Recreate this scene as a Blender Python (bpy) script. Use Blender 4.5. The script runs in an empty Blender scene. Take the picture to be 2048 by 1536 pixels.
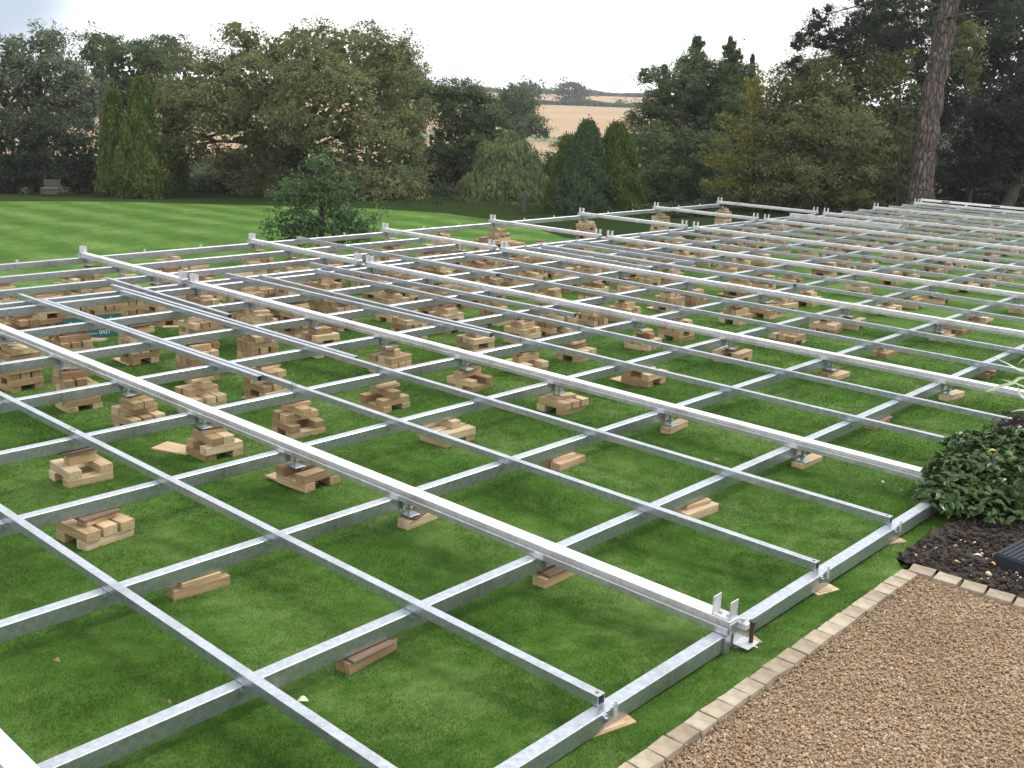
import bpy, math, random
import numpy as np
from mathutils import Matrix, Vector, Euler, Quaternion

rad = math.radians
scene = bpy.context.scene
COL = scene.collection
rng = np.random.default_rng(7)
random.seed(7)

# ------------------------------------------------------------------ camera
CAM = np.array([2.3976, -4.2762, 2.5372])
ROT = (1.3067, -0.0354, 0.7475)
FPX = 2098.5                      # focal length in pixels of the 2048 px wide photograph
cd = bpy.data.cameras.new('camera')
cam = bpy.data.objects.new('camera', cd)
COL.objects.link(cam)
cam.location = CAM
cam.rotation_euler = ROT
cd.sensor_width = 36.0
cd.lens = 36.0 * FPX / 2048.0
cd.clip_start = 0.05
cd.clip_end = 9000
scene.camera = cam
MR = np.array(Euler(ROT, 'XYZ').to_matrix())

def pdir(px, py):
    return MR @ np.array([(px - 1024) / FPX, -(py - 768) / FPX, -1.0])

def at(px, py, D):
    """world point that stands D metres in front of the camera plane"""
    return CAM + D * pdir(px, py)

# ------------------------------------------------------------------ world
SUN_EL, SUN_AZ = rad(48), rad(18)        # azimuth measured from +y towards +x
scene.view_settings.view_transform = 'Standard'
scene.view_settings.look = 'None'
scene.view_settings.exposure = 0.62
scene.view_settings.gamma = 1.0
world = bpy.data.worlds.new('World')
scene.world = world
world.use_nodes = True
wt = world.node_tree
wt.nodes.clear()

class NT:
    """small helper for node trees"""
    def __init__(s, tree): s.t = tree
    def n(s, typ, **kw):
        nd = s.t.nodes.new(typ)
        for k, v in kw.items():
            if k.startswith('i_'):
                key = k[2:]
                key = int(key) if key.isdigit() else key.replace('_', ' ')
                nd.inputs[key].default_value = v
            else: setattr(nd, k, v)
        return nd
    def l(s, a, ao, b, bi): s.t.links.new(a.outputs[ao], b.inputs[bi])
    def ramp(s, src, so, stops, interp='LINEAR'):
        r = s.t.nodes.new('ShaderNodeValToRGB')
        r.color_ramp.interpolation = interp
        e = r.color_ramp.elements
        while len(e) > 1: e.remove(e[0])
        e[0].position, e[0].color = stops[0][0], stops[0][1]
        for p, c in stops[1:]:
            x = e.new(p); x.color = c
        if src is not None: s.t.links.new(src.outputs[so], r.inputs[0])
        return r
    def mix(s, typ='MIX', fac=None, a=None, b=None):
        m = s.t.nodes.new('ShaderNodeMix'); m.data_type = 'RGBA'; m.blend_type = typ
        for idx, v in ((0, fac), (6, a), (7, b)):
            if v is None: continue
            if isinstance(v, tuple) and len(v) == 2 and not isinstance(v[0], (int, float)):
                s.t.links.new(v[0].outputs[v[1]], m.inputs[idx])
            else: m.inputs[idx].default_value = v
        return m

W = NT(wt)
sky = W.n('ShaderNodeTexSky', sky_type='NISHITA', sun_disc=False, sun_elevation=SUN_EL, sun_rotation=SUN_AZ)
tc = W.n('ShaderNodeTexCoord')
nz = W.n('ShaderNodeTexNoise', i_Scale=2.2, i_Detail=5.0, i_Roughness=0.55)
W.l(tc, 'Generated', nz, 'Vector')
cl = W.ramp(nz, 'Fac', [(0.30, (8.6, 8.7, 8.9, 1)), (0.62, (10.2, 10.2, 10.2, 1))])
# the one bank of thinner grey-blue cloud, high on the left
d0 = pdir(-150, -60); d0 = d0 / np.linalg.norm(d0)
dt = W.n('ShaderNodeVectorMath', operation='DOT_PRODUCT')
nrm = W.n('ShaderNodeVectorMath', operation='NORMALIZE')
W.l(tc, 'Generated', nrm, 0); W.l(nrm, 0, dt, 0); dt.inputs[1].default_value = tuple(d0)
ad = W.n('ShaderNodeMath', operation='MULTIPLY_ADD', i_1=0.020, i_2=-0.010)
W.l(nz, 'Fac', ad, 0)
sm = W.n('ShaderNodeMath', operation='ADD'); W.l(dt, 'Value', sm, 0); W.l(ad, 0, sm, 1)
mr = W.n('ShaderNodeMapRange', interpolation_type='SMOOTHSTEP')
mr.inputs['From Min'].default_value = 0.9905; mr.inputs['From Max'].default_value = 0.9985
W.l(sm, 0, mr, 'Value')
m1 = W.mix('MIX', (mr, 0), (cl, 0), (2.9, 3.5, 4.6, 1))
m2 = W.mix('MIX', 0.90, (sky, 0), (m1, 2))
bg = W.n('ShaderNodeBackground', i_Strength=0.12)
W.l(m2, 2, bg, 'Color')
wo = W.n('ShaderNodeOutputWorld')
W.l(bg, 0, wo, 0)

sl = bpy.data.lights.new('sun', 'SUN')
sl.energy = 1.5
sl.angle = rad(14)
sl.color = (1.0, 0.96, 0.90)
so = bpy.data.objects.new('sun', sl)
COL.objects.link(so)
sd = Vector((math.sin(SUN_AZ) * math.cos(SUN_EL), math.cos(SUN_AZ) * math.cos(SUN_EL), math.sin(SUN_EL)))
so.rotation_euler = sd.to_track_quat('Z', 'Y').to_euler()
so.location = (0, 0, 30)

# ------------------------------------------------------------------ helpers
def tag(o, label=None, cat=None, group=None, kind=None):
    if label: o['label'] = label
    if cat: o['category'] = cat
    if group: o['group'] = group
    if kind: o['kind'] = kind
    return o

def empty(name, loc, label, cat, group=None, rz=0.0):
    o = bpy.data.objects.new(name, None)
    COL.objects.link(o); o.location = loc; o.rotation_euler = (0, 0, rz)
    o.empty_display_size = 0.1
    return tag(o, label, cat, group)

def link(name, me, parent=None, loc=None):
    o = bpy.data.objects.new(name, me)
    COL.objects.link(o)
    if parent is not None: o.parent = parent
    if loc is not None: o.location = loc
    return o

def copy_tree(o, parent=None):
    c = o.copy(); COL.objects.link(c); c.parent = parent
    for ch in list(o.children): copy_tree(ch, c)
    return c

def np_mesh(name, V, F, mat, smooth=False, uv=None):
    """V (n,3); F (m,k) constant polygon size"""
    V = np.asarray(V, dtype=np.float32); F = np.asarray(F, dtype=np.int32)
    me = bpy.data.meshes.new(name)
    k = F.shape[1]
    me.vertices.add(len(V)); me.vertices.foreach_set('co', V.ravel())
    me.loops.add(F.size); me.loops.foreach_set('vertex_index', F.ravel())
    me.polygons.add(len(F))
    me.polygons.foreach_set('loop_start', np.arange(0, F.size, k, dtype=np.int32))
    try: me.polygons.foreach_set('loop_total', np.full(len(F), k, dtype=np.int32))
    except Exception: pass
    if smooth: me.polygons.foreach_set('use_smooth', np.ones(len(F), dtype=bool))
    if uv is not None:
        l = me.uv_layers.new(name='UVMap'); l.data.foreach_set('uv', np.asarray(uv, dtype=np.float32).ravel())
    me.materials.append(mat)
    me.update(calc_edges=True)
    return me

class MB:
    """collects boxes / tubes / prisms in one mesh, with a grain uv on boxes"""
    def __init__(s): s.V = []; s.F = []; s.UV = []; s.S = []
    def box(s, x0, x1, y0, y1, z0, z1, M=None, bev=0.0, off=0.0):
        L = (x1 - x0, y1 - y0, z1 - z0)
        long_ = int(np.argmax(L))
        b = len(s.V)
        if bev <= 0:
            P = [(x, y, z) for z in (z0, z1) for y in (y0, y1) for x in (x0, x1)]
            F = [(0, 2, 3, 1), (4, 5, 7, 6), (0, 1, 5, 4), (2, 6, 7, 3), (0, 4, 6, 2), (1, 3, 7, 5)]
        else:
            P = []; c = bev
            # chamfered box: 24 vertices
            sg = [(-1, -1, -1), (1, -1, -1), (-1, 1, -1), (1, 1, -1), (-1, -1, 1), (1, -1, 1), (-1, 1, 1), (1, 1, 1)]
            ctr = ((x0 + x1) / 2, (y0 + y1) / 2, (z0 + z1) / 2); h = (L[0] / 2, L[1] / 2, L[2] / 2)
            for g in sg:
                for ax in range(3):
                    P.append(tuple(ctr[i] + g[i] * (h[i] if i == ax else h[i] - c) for i in range(3)))
            idx = lambda i, ax: i * 3 + ax
            F = [tuple(idx(i, 2) for i in (0, 2, 3, 1)), tuple(idx(i, 2) for i in (4, 5, 7, 6)),
                 tuple(idx(i, 1) for i in (0, 1, 5, 4)), tuple(idx(i, 1) for i in (2, 6, 7, 3)),
                 tuple(idx(i, 0) for i in (0, 4, 6, 2)), tuple(idx(i, 0) for i in (1, 3, 7, 5))]
            E = [(0, 1, 1, 2), (2, 3, 1, 2), (4, 5, 1, 2), (6, 7, 1, 2), (0, 2, 0, 2), (1, 3, 0, 2), (4, 6, 0, 2), (5, 7, 0, 2),
                 (0, 4, 0, 1), (1, 5, 0, 1), (2, 6, 0, 1), (3, 7, 0, 1)]
            for a, bb, p, q in E: F.append((idx(a, p), idx(bb, p), idx(bb, q), idx(a, q)))
            for i in range(8): F.append((idx(i, 0), idx(i, 1), idx(i, 2)))
        for p in P:
            s.V.append(tuple(M @ Vector(p)) if M is not None else p)
        for f in F:
            s.F.append([b + i for i in f])
            pts = [P[i] for i in f]
            n = np.cross(np.subtract(pts[1], pts[0]), np.subtract(pts[2], pts[0]))
            ax = int(np.argmax(np.abs(n)))
            if ax == long_: o2 = [i for i in range(3) if i != ax]; uvs = [(p[o2[0]] * 1.0 + 7.3 + off, p[o2[1]]) for p in pts]
            else:
                o3 = [i for i in range(3) if i not in (ax, long_)][0]
                uvs = [(p[long_] * 0.08 + off, p[o3] + 0.37 * ax) for p in pts]
            s.UV.extend(uvs)
    def tube(s, pts, radii, n=8, cap=True, wob=0.0):
        pts = [Vector(p) for p in pts]
        b = len(s.V); ref = Vector((0.3, 1, 0.1)).normalized()
        for i, p in enumerate(pts):
            d = (pts[min(i + 1, len(pts) - 1)] - pts[max(i - 1, 0)]).normalized()
            u = d.cross(ref)
            if u.length < 1e-3: u = d.cross(Vector((1, 0, 0)))
            u.normalize(); v = d.cross(u)
            for k in range(n):
                a = 2 * math.pi * k / n
                r = radii[i] * (1 + (random.uniform(-wob, wob) if wob else 0))
                s.V.append(tuple(p + u * (r * math.cos(a)) + v * (r * math.sin(a))))
        for i in range(len(pts) - 1):
            for k in range(n):
                k2 = (k + 1) % n
                s.F.append([b + i * n + k, b + i * n + k2, b + (i + 1) * n + k2, b + (i + 1) * n + k])
                s.UV.extend([(0, 0)] * 4)
        if cap:
            s.F.append([b + k for k in range(n)][::-1]); s.UV.extend([(0, 0)] * n)
            e = b + (len(pts) - 1) * n
            s.F.append([e + k for k in range(n)]); s.UV.extend([(0, 0)] * n)
    def mesh(s, name, mat, smooth=False):
        me = bpy.data.meshes.new(name)
        me.from_pydata(s.V, [], s.F)
        l = me.uv_layers.new(name='UVMap')
        l.data.foreach_set('uv', np.asarray(s.UV, dtype=np.float32).ravel())
        if smooth: me.polygons.foreach_set('use_smooth', [True] * len(me.polygons))
        me.materials.append(mat)
        me.update()
        return me
    def build(s, name, mat, parent=None, smooth=False, loc=None):
        return link(name, s.mesh(name, mat, smooth), parent, loc)

# ------------------------------------------------------------------ materials
def new_mat(name):
    m = bpy.data.materials.new(name); m.use_nodes = True
    m.node_tree.nodes.clear()
    t = NT(m.node_tree)
    out = t.n('ShaderNodeOutputMaterial'); b = t.n('ShaderNodeBsdfPrincipled')
    t.l(b, 0, out, 0)
    return m, t, b, out

def c4(c): return (c[0], c[1], c[2], 1.0)

def metal_mat(name, a, b_, metallic, rough, sc=30):
    m, t, b, out = new_mat(name)
    g = t.n('ShaderNodeTexCoord')
    n1 = t.n('ShaderNodeTexNoise', i_Scale=sc, i_Detail=4.0, i_Roughness=0.6)
    mp = t.n('ShaderNodeMapping'); mp.inputs['Scale'].default_value = (1, 1, 1)
    t.l(g, 'Object', mp, 0); t.l(mp, 0, n1, 'Vector')
    n2 = t.n('ShaderNodeTexVoronoi', i_Scale=sc * 3.0); t.l(mp, 0, n2, 'Vector')
    r = t.ramp(n1, 'Fac', [(0.3, c4(a)), (0.7, c4(b_))])
    bw = t.n('ShaderNodeRGBToBW'); t.l(n2, 'Color', bw, 0)
    r2 = t.ramp(bw, 0, [(0.0, (0.86, 0.86, 0.87, 1)), (1.0, (1.08, 1.08, 1.08, 1))])
    mx = t.mix('MULTIPLY', 1.0, (r, 0), (r2, 0))
    n3 = t.n('ShaderNodeTexNoise', i_Scale=2.3, i_Detail=6.0); t.l(mp, 0, n3, 'Vector')
    r3 = t.ramp(n3, 'Fac', [(0.30, (0.66, 0.63, 0.57, 1)), (0.46, (1, 1, 1, 1))])
    mx2 = t.mix('MULTIPLY', 0.7, (mx, 2), (r3, 0))
    t.l(mx2, 2, b, 'Base Color')
    b.inputs['Metallic'].default_value = metallic
    rr = t.n('ShaderNodeMapRange'); rr.inputs['To Min'].default_value = rough - 0.1; rr.inputs['To Max'].default_value = rough + 0.15
    t.l(n1, 'Fac', rr, 'Value'); t.l(rr, 0, b, 'Roughness')
    return m

M_GALV = metal_mat('galvanised_steel', (0.39, 0.42, 0.46), (0.54, 0.575, 0.62), 0.88, 0.34)
M_ALU = metal_mat('mill_aluminium', (0.84, 0.84, 0.85), (0.93, 0.93, 0.93), 0.55, 0.30, sc=14)
M_RAIL = metal_mat('side_shade_aluminium', (0.50, 0.505, 0.51), (0.66, 0.66, 0.66), 0.8, 0.36, sc=14)  # darker copy of the aluminium: grey shade of the beam sides put into colour
M_PLATE = metal_mat('zinc_plate', (0.50, 0.51, 0.53), (0.68, 0.69, 0.71), 0.5, 0.4)

def simple_mat(name, a, b_, sc=8.0, rough=0.8, bump=0.0, metallic=0.0, det=5.0):
    m, t, b, out = new_mat(name)
    g = t.n('ShaderNodeTexCoord')
    n1 = t.n('ShaderNodeTexNoise', i_Scale=sc, i_Detail=det, i_Roughness=0.65); t.l(g, 'Object', n1, 'Vector')
    r = t.ramp(n1, 'Fac', [(0.32, c4(a)), (0.68, c4(b_))]); t.l(r, 0, b, 'Base Color')
    b.inputs['Roughness'].default_value = rough; b.inputs['Metallic'].default_value = metallic
    if bump:
        bp = t.n('ShaderNodeBump', i_Strength=bump, i_Distance=0.02); t.l(n1, 'Fac', bp, 'Height'); t.l(bp, 0, b, 'Normal')
    return m

def wood_mat(name, c_lo, c_mid, c_hi):
    m, t, b, out = new_mat(name)
    gi = t.n('ShaderNodeNewGeometry'); oi = t.n('ShaderNodeObjectInfo')
    ad = t.n('ShaderNodeMath', operation='ADD'); t.l(gi, 'Random Per Island', ad, 0); t.l(oi, 'Random', ad, 1)
    fr = t.n('ShaderNodeMath', operation='FRACT'); t.l(ad, 0, fr, 0)
    r = t.ramp(fr, 0, [(0.0, c4(c_lo)), (0.45, c4(c_mid)), (0.8, c4(c_hi)), (1.0, c4([x * 0.8 for x in c_mid]))])
    uv = t.n('ShaderNodeTexCoord')
    of = t.n('ShaderNodeVectorMath', operation='ADD'); cm = t.n('ShaderNodeCombineXYZ'); ms = t.n('ShaderNodeMath', operation='MULTIPLY', i_1=37.0)
    t.l(fr, 0, ms, 0); t.l(ms, 0, cm, 2); t.l(uv, 'UV', of, 0); t.l(cm, 0, of, 1)
    n1 = t.n('ShaderNodeTexNoise', i_Scale=60.0, i_Detail=3.0, i_Distortion=0.4); t.l(of, 0, n1, 'Vector')
    n2 = t.n('ShaderNodeTexNoise', i_Scale=9.0, i_Detail=3.0); t.l(of, 0, n2, 'Vector')
    g1 = t.ramp(n1, 'Fac', [(0.3, (0.72, 0.68, 0.62, 1)), (0.65, (1.1, 1.1, 1.1, 1))])
    g2 = t.ramp(n2, 'Fac', [(0.28, (0.60, 0.55, 0.50, 1)), (0.5, (1, 1, 1, 1))])
    a = t.mix('MULTIPLY', 0.9, (r, 0), (g1, 0)); a2 = t.mix('MULTIPLY', 0.8, (a, 2), (g2, 0))
    t.l(a2, 2, b, 'Base Color'); b.inputs['Roughness'].default_value = 0.75
    bp = t.n('ShaderNodeBump', i_Strength=0.3, i_Distance=0.004); t.l(n1, 'Fac', bp, 'Height'); t.l(bp, 0, b, 'Normal')
    return m

M_WOOD = wood_mat('sawn_softwood', (0.27, 0.170, 0.084), (0.455, 0.325, 0.185), (0.62, 0.50, 0.33))
M_PLY = wood_mat('thin_board', (0.40, 0.27, 0.15), (0.55, 0.40, 0.24), (0.62, 0.47, 0.30))
M_SHIM_HOLE = wood_mat('dark_ply_hole_shade', (0.10, 0.065, 0.045), (0.16, 0.10, 0.07), (0.22, 0.15, 0.10))  # ply of the shims; also the dark tone standing for shade in holes

def foliage_mat(name, dark, mid, light, nscale=0.9, transl=0.35, rough=0.6, zst=1.0):
    m, t, b, out = new_mat(name)
    gi = t.n('ShaderNodeNewGeometry')
    n1 = t.n('ShaderNodeTexNoise', i_Scale=nscale, i_Detail=3.0)
    if zst != 1.0:
        zm = t.n('ShaderNodeMapping'); zm.inputs['Scale'].default_value = (1, 1, zst); t.l(gi, 'Position', zm, 0); t.l(zm, 0, n1, 'Vector')
    else: t.l(gi, 'Position', n1, 'Vector')
    ad = t.n('ShaderNodeMath', operation='MULTIPLY_ADD', i_1=0.55, i_2=-0.27); t.l(gi, 'Random Per Island', ad, 0)
    sm_ = t.n('ShaderNodeMath', operation='ADD'); t.l(n1, 'Fac', sm_, 0); t.l(ad, 0, sm_, 1)
    r = t.ramp(sm_, 0, [(0.22, c4([0.45 * a_ + 0.55 * b_ for a_, b_ in zip(dark, mid)])), (0.5, c4(mid)), (0.80, c4([0.75 * a_ + 0.25 * b_ for a_, b_ in zip(light, mid)]))])
    t.l(r, 0, b, 'Base Color')
    b.inputs['Roughness'].default_value = rough
    b.inputs['Specular IOR Level'].default_value = 0.12 if rough > 0.5 else 0.4
    tr = t.n('ShaderNodeBsdfTranslucent'); t.l(r, 0, tr, 'Color')
    ms = t.n('ShaderNodeMixShader', i_Fac=transl)
    t.l(b, 0, ms, 1); t.l(tr, 0, ms, 2); t.l(ms, 0, out, 0)
    return m

def bark_mat(name, a, b_, sc=6):
    m, t, b, out = new_mat(name)
    g = t.n('ShaderNodeTexCoord'); mp = t.n('ShaderNodeMapping'); mp.inputs['Scale'].default_value = (sc, sc, sc * 0.14)
    t.l(g, 'Object', mp, 0)
    n1 = t.n('ShaderNodeTexNoise', i_Scale=1.5, i_Detail=6.0, i_Roughness=0.7, i_Distortion=0.5); t.l(mp, 0, n1, 'Vector')
    r = t.ramp(n1, 'Fac', [(0.40, c4(a)), (0.60, c4(b_))]); t.l(r, 0, b, 'Base Color')
    b.inputs['Roughness'].default_value = 0.9
    bp = t.n('ShaderNodeBump', i_Strength=0.9, i_Distance=0.05); t.l(n1, 'Fac', bp, 'Height'); t.l(bp, 0, b, 'Normal')
    return m

# ------------------------------------------------------------------ terrain
def sstep(a, b, x):
    t = np.clip((x - a) / (b - a), 0, 1); return t * t * (3 - 2 * t)

# small dips and rises of the turf measured at the feet of the nearer stacks: x, y, height
BUMP = np.array([(-4.99, -0.97, 0.039), (-3.75, -1.46, 0.02), (-2.5, -1.48, 0.042), (-1.25, -1.3, -0.025), (-1.25, 0.19, -0.040), (0, -1.01, -0.004), (-2.5, 1.7, 0.042), (-1.25, 1.61, -0.038), (-2.5, 0.12, 0.022),
    (-3.75, 0.14, -0.003), (-3.75, 1.65, -0.01), (-4.99, 1.02, -0.057), (-3.75, 3.05, -0.004), (-4.99, 2.03, 0.009), (-4.99, 3.03, 0.028), (-6.24, 1.56, -0.074), (-6.24, 0.12, 0.001), (-4.99, 0.15, -0.017),
    (-7.49, 0.17, -0.043), (-7.49, 1.53, -0.019), (-8.74, 1.51, 0.032), (-8.74, 3.15, 0.016), (-7.49, 3.15, 0.032), (-6.24, 3.13, 0.012), (-6.24, 4.52, 0.003), (-4.99, 4.91, 0.033), (-3.75, 4.51, 0.002),
    (-2.5, 3.11, 0.059), (-1.25, 3.21, 0.01), (-3.75, 6.19, 0.004), (-2.5, 6.13, -0.005), (-3.75, 7.56, -0.009), (-2.5, 7.59, 0.02), (-4.99, 6.96, -0.043), (-4.99, 6.18, -0.019), (-2.5, 9.27, -0.009)])
def G(x, y):
    """garden surface, fitted to the feet of the packing stacks (bearer tops are z = 0)"""
    x = np.asarray(x, float); y = np.asarray(y, float)
    xc = np.clip(x, -14, 0.35); yc = np.clip(y, -6, 22)
    z = -0.0737 + 0.0509 * xc - 0.0046 * yc - 0.00079 * xc * xc - 0.00152 * xc * yc
    z = z - 0.022 * np.clip(-14 - x, 0, 60)
    z = z - 0.18 * sstep(-10.5, -13.5, x) * sstep(10, 17, y) - 0.012 * sstep(-0.6, -2.0, x) - 0.026 * (1 - sstep(-0.6, -2.0, x))
    num = 0.0; den = 0.25
    for bx_, by_, bz_ in BUMP:
        w = np.exp(-((x - bx_) ** 2 + (y - by_) ** 2) / 0.5); num = num + w * bz_; den = den + w
    return z + num / den

RK = np.array([0, 45, 60, 100, 130, 160, 185, 250, 330, 400, 600, 900, 6000.0])
ZK = np.array([-1.0, -1.7, -3.6, -6.5, -7.0, -5.6, -4.3, -2.0, 0.2, 1.35, 6.6, 7.4, 7.4])
def T(x, y):
    x = np.asarray(x, float); y = np.asarray(y, float)
    r = np.hypot(x - CAM[0], y - CAM[1])
    f = np.interp(r, RK, ZK)
    w = sstep(38, 52, r)
    return G(x, y) * (1 - w) + f * w

# lawn outline (star shaped seen from LC)
LC = np.array([-6.0, 6.0])
LAWN = np.array([(0.255, -12), (0.255, 1.62), (0.16, 1.76), (0.12, 2.4), (0.35, 3.6), (1.6, 5.5), (3.0, 9), (4, 20), (4, 33), (-4, 33),
                 (-9.5, 31), (-11.2, 24), (-11.6, 18.2), (-13.2, 16.6), (-15.2, 16.9), (-17.3, 18.0), (-19.3, 18.6), (-21.8, 18.9), (-24.4, 18.3),
                 (-27.6, 16.3), (-30.5, 13.4), (-33, 9.7), (-36, 3), (-36, -12)])
def lawn_radius(ang):
    d = np.array([math.cos(ang), math.sin(ang)]); best = 1e9
    for i in range(len(LAWN)):
        a = LAWN[i] - LC; b = LAWN[(i + 1) % len(LAWN)] - LC; e = b - a
        det = d[0] * (-e[1]) + e[0] * d[1]
        if abs(det) < 1e-9: continue
        t_ = (a[0] * (-e[1]) + e[0] * a[1]) / det; s_ = (d[0] * a[1] - d[1] * a[0]) / det
        if t_ > 0 and -1e-6 <= s_ <= 1 + 1e-6: best = min(best, t_)
    return best
angs = sorted(set(list(np.linspace(-math.pi, math.pi, 300, endpoint=False)) + [math.atan2(p[1] - LC[1], p[0] - LC[0]) for p in LAWN]))
Rl = np.array([lawn_radius(a) for a in angs]); A_ = np.array(angs); NR = 56
V = [(LC[0], LC[1])]; fr = np.linspace(0, 1, NR + 1)[1:]
vx = LC[0] + np.cos(A_)[:, None] * Rl[:, None] * fr[None]; vy = LC[1] + np.sin(A_)[:, None] * Rl[:, None] * fr[None]
nA = len(A_)
XY = np.stack([vx.ravel(), vy.ravel()], 1)
Zl = T(XY[:, 0], XY[:, 1])
verts = np.c_[XY, Zl]
i = np.arange(nA)[:, None]; j = np.arange(NR - 1)[None]; i2 = (i + 1) % nA
quads = np.stack([i * NR + j + 0 * i, i * NR + j + 1, i2 * NR + j + 1, i2 * NR + j], -1).reshape(-1, 4)
# inner fan as degenerate-free quads: centre ring closed by tiny ring
cen = np.array([[LC[0], LC[1], float(T(LC[0], LC[1]))]])
verts = np.vstack([verts, cen]); ci = len(verts) - 1

m, t, b, out = new_mat('mown_grass')
gi = t.n('ShaderNodeNewGeometry'); sx = t.n('ShaderNodeSeparateXYZ'); t.l(gi, 'Position', sx, 0)
def lawn_colour(t, gi, k=1.0):
    """mown lawn colour: shading of mower stripes put in as colour along y = const, blotches, fine noise"""
    st = t.n('ShaderNodeMath', operation='MULTIPLY', i_1=2 * math.pi / 1.55)
    sx = t.n('ShaderNodeSeparateXYZ'); t.l(gi, 'Position', sx, 0)
    n0 = t.n('ShaderNodeTexNoise', i_Scale=0.35, i_Detail=2.0); t.l(gi, 'Position', n0, 'Vector')
    wob = t.n('ShaderNodeMath', operation='MULTIPLY_ADD', i_1=0.35); t.l(n0, 'Fac', wob, 0); t.l(sx, 'Y', wob, 2)
    sk = t.n('ShaderNodeMath', operation='MULTIPLY_ADD', i_1=0.02); t.l(sx, 'X', sk, 0); t.l(wob, 0, sk, 2)
    t.l(sk, 0, st, 0)
    si = t.n('ShaderNodeMath', operation='SINE'); t.l(st, 0, si, 0)
    n1 = t.n('ShaderNodeTexNoise', i_Scale=0.9, i_Detail=5.0, i_Roughness=0.65); t.l(gi, 'Position', n1, 'Vector')
    n2 = t.n('ShaderNodeTexNoise', i_Scale=7.0, i_Detail=6.0, i_Roughness=0.7); t.l(gi, 'Position', n2, 'Vector')
    n3 = t.n('ShaderNodeTexNoise', i_Scale=60.0, i_Detail=4.0, i_Roughness=0.8); t.l(gi, 'Position', n3, 'Vector')
    a = t.n('ShaderNodeMath', operation='MULTIPLY_ADD', i_1=0.055, i_2=0.0); t.l(si, 0, a, 0)  # stripe shading laid into the lawn colour
    b_ = t.n('ShaderNodeMath', operation='MULTIPLY_ADD', i_1=0.40); t.l(n1, 'Fac', b_, 0); t.l(a, 0, b_, 2)
    c_ = t.n('ShaderNodeMath', operation='MULTIPLY_ADD', i_1=0.46); t.l(n2, 'Fac', c_, 0); t.l(b_, 0, c_, 2)
    d_ = t.n('ShaderNodeMath', operation='MULTIPLY_ADD', i_1=0.14); t.l(n3, 'Fac', d_, 0); t.l(c_, 0, d_, 2)
    return t.ramp(d_, 0, [(0.30, (0.026 * k, 0.068 * k, 0.009 * k, 1)), (0.49, (0.066 * k, 0.140 * k, 0.022 * k, 1)), (0.66, (0.142 * k, 0.225 * k, 0.062 * k, 1))]), n3
r, n3 = lawn_colour(t, gi)
t.l(r, 0, b, 'Base Color'); b.inputs['Roughness'].default_value = 0.85; b.inputs['Specular IOR Level'].default_value = 0.05
bp = t.n('ShaderNodeBump', i_Strength=0.6, i_Distance=0.03); t.l(n3, 'Fac', bp, 'Height'); t.l(bp, 0, b, 'Normal')
M_LAWN = m

me = bpy.data.meshes.new('lawn')
fl = [tuple(q) for q in quads] + [(ci, k * NR, ((k + 1) % nA) * NR) for k in range(nA)]
me.from_pydata(verts.tolist(), [], fl)
me.polygons.foreach_set('use_smooth', [True] * len(me.polygons))
me.materials.append(M_LAWN); me.update()
tag(link('lawn', me), kind='structure')

# country beyond and below the lawn: one sheet to the horizon
m, t, b, out = new_mat('rough_ground')
gi = t.n('ShaderNodeNewGeometry')
n1 = t.n('ShaderNodeTexNoise', i_Scale=0.05, i_Detail=8.0, i_Roughness=0.6); t.l(gi, 'Position', n1, 'Vector')
r = t.ramp(n1, 'Fac', [(0.3, (0.016, 0.026, 0.009, 1)), (0.55, (0.026, 0.040, 0.013, 1)), (0.7, (0.045, 0.060, 0.022, 1))])
t.l(r, 0, b, 'Base Color'); b.inputs['Roughness'].default_value = 1.0; b.inputs['Specular IOR Level'].default_value = 0.0
M_ROUGH = m
rr = np.concatenate([np.linspace(0.02, 46, 60), np.linspace(48, 420, 70), np.geomspace(440, 1150, 24)])
aa = np.linspace(0, 2 * math.pi, 200, endpoint=False)
gx = CAM[0] + np.cos(aa)[:, None] * rr[None]; gy = CAM[1] + np.sin(aa)[:, None] * rr[None]
gz = T(gx.ravel(), gy.ravel()) - 0.06 - 0.0002 * np.hypot(gx.ravel() - CAM[0], gy.ravel() - CAM[1])
n_a, n_r = len(aa), len(rr)
i = np.arange(n_a)[:, None]; j = np.arange(n_r - 1)[None]; i2 = (i + 1) % n_a
q = np.stack([i * n_r + j, i * n_r + j + 1, i2 * n_r + j + 1, i2 * n_r + j], -1).reshape(-1, 4)
tag(link('ground', np_mesh('ground', np.c_[gx.ravel(), gy.ravel(), gz], q, M_ROUGH, True)), kind='structure')

def bearing(px):
    d = pdir(px, 200); return math.atan2(d[1], d[0])
def sector(name, mat, px0, px1, r0, r1, dz, edge0=None, nr=24, na=60):
    """patch of land between two bearings and two ranges, following the terrain"""
    b0, b1 = bearing(px0), bearing(px1)
    an = np.linspace(b0, b1, na); V = []
    for k, a in enumerate(an):
        f = k / (na - 1)
        ra = r0(f) if callable(r0) else r0; rb = r1(f) if callable(r1) else r1
        for s_ in np.linspace(ra, rb, nr):
            x, y = CAM[0] + math.cos(a) * s_, CAM[1] + math.sin(a) * s_
            V.append((x, y, float(T(x, y)) + dz))
    F = [(k * nr + j, (k + 1) * nr + j, (k + 1) * nr + j + 1, k * nr + j + 1) for k in range(na - 1) for j in range(nr - 1)]
    o = link(name, np_mesh(name, V, F, mat, True)); return tag(o, kind='structure')

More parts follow.
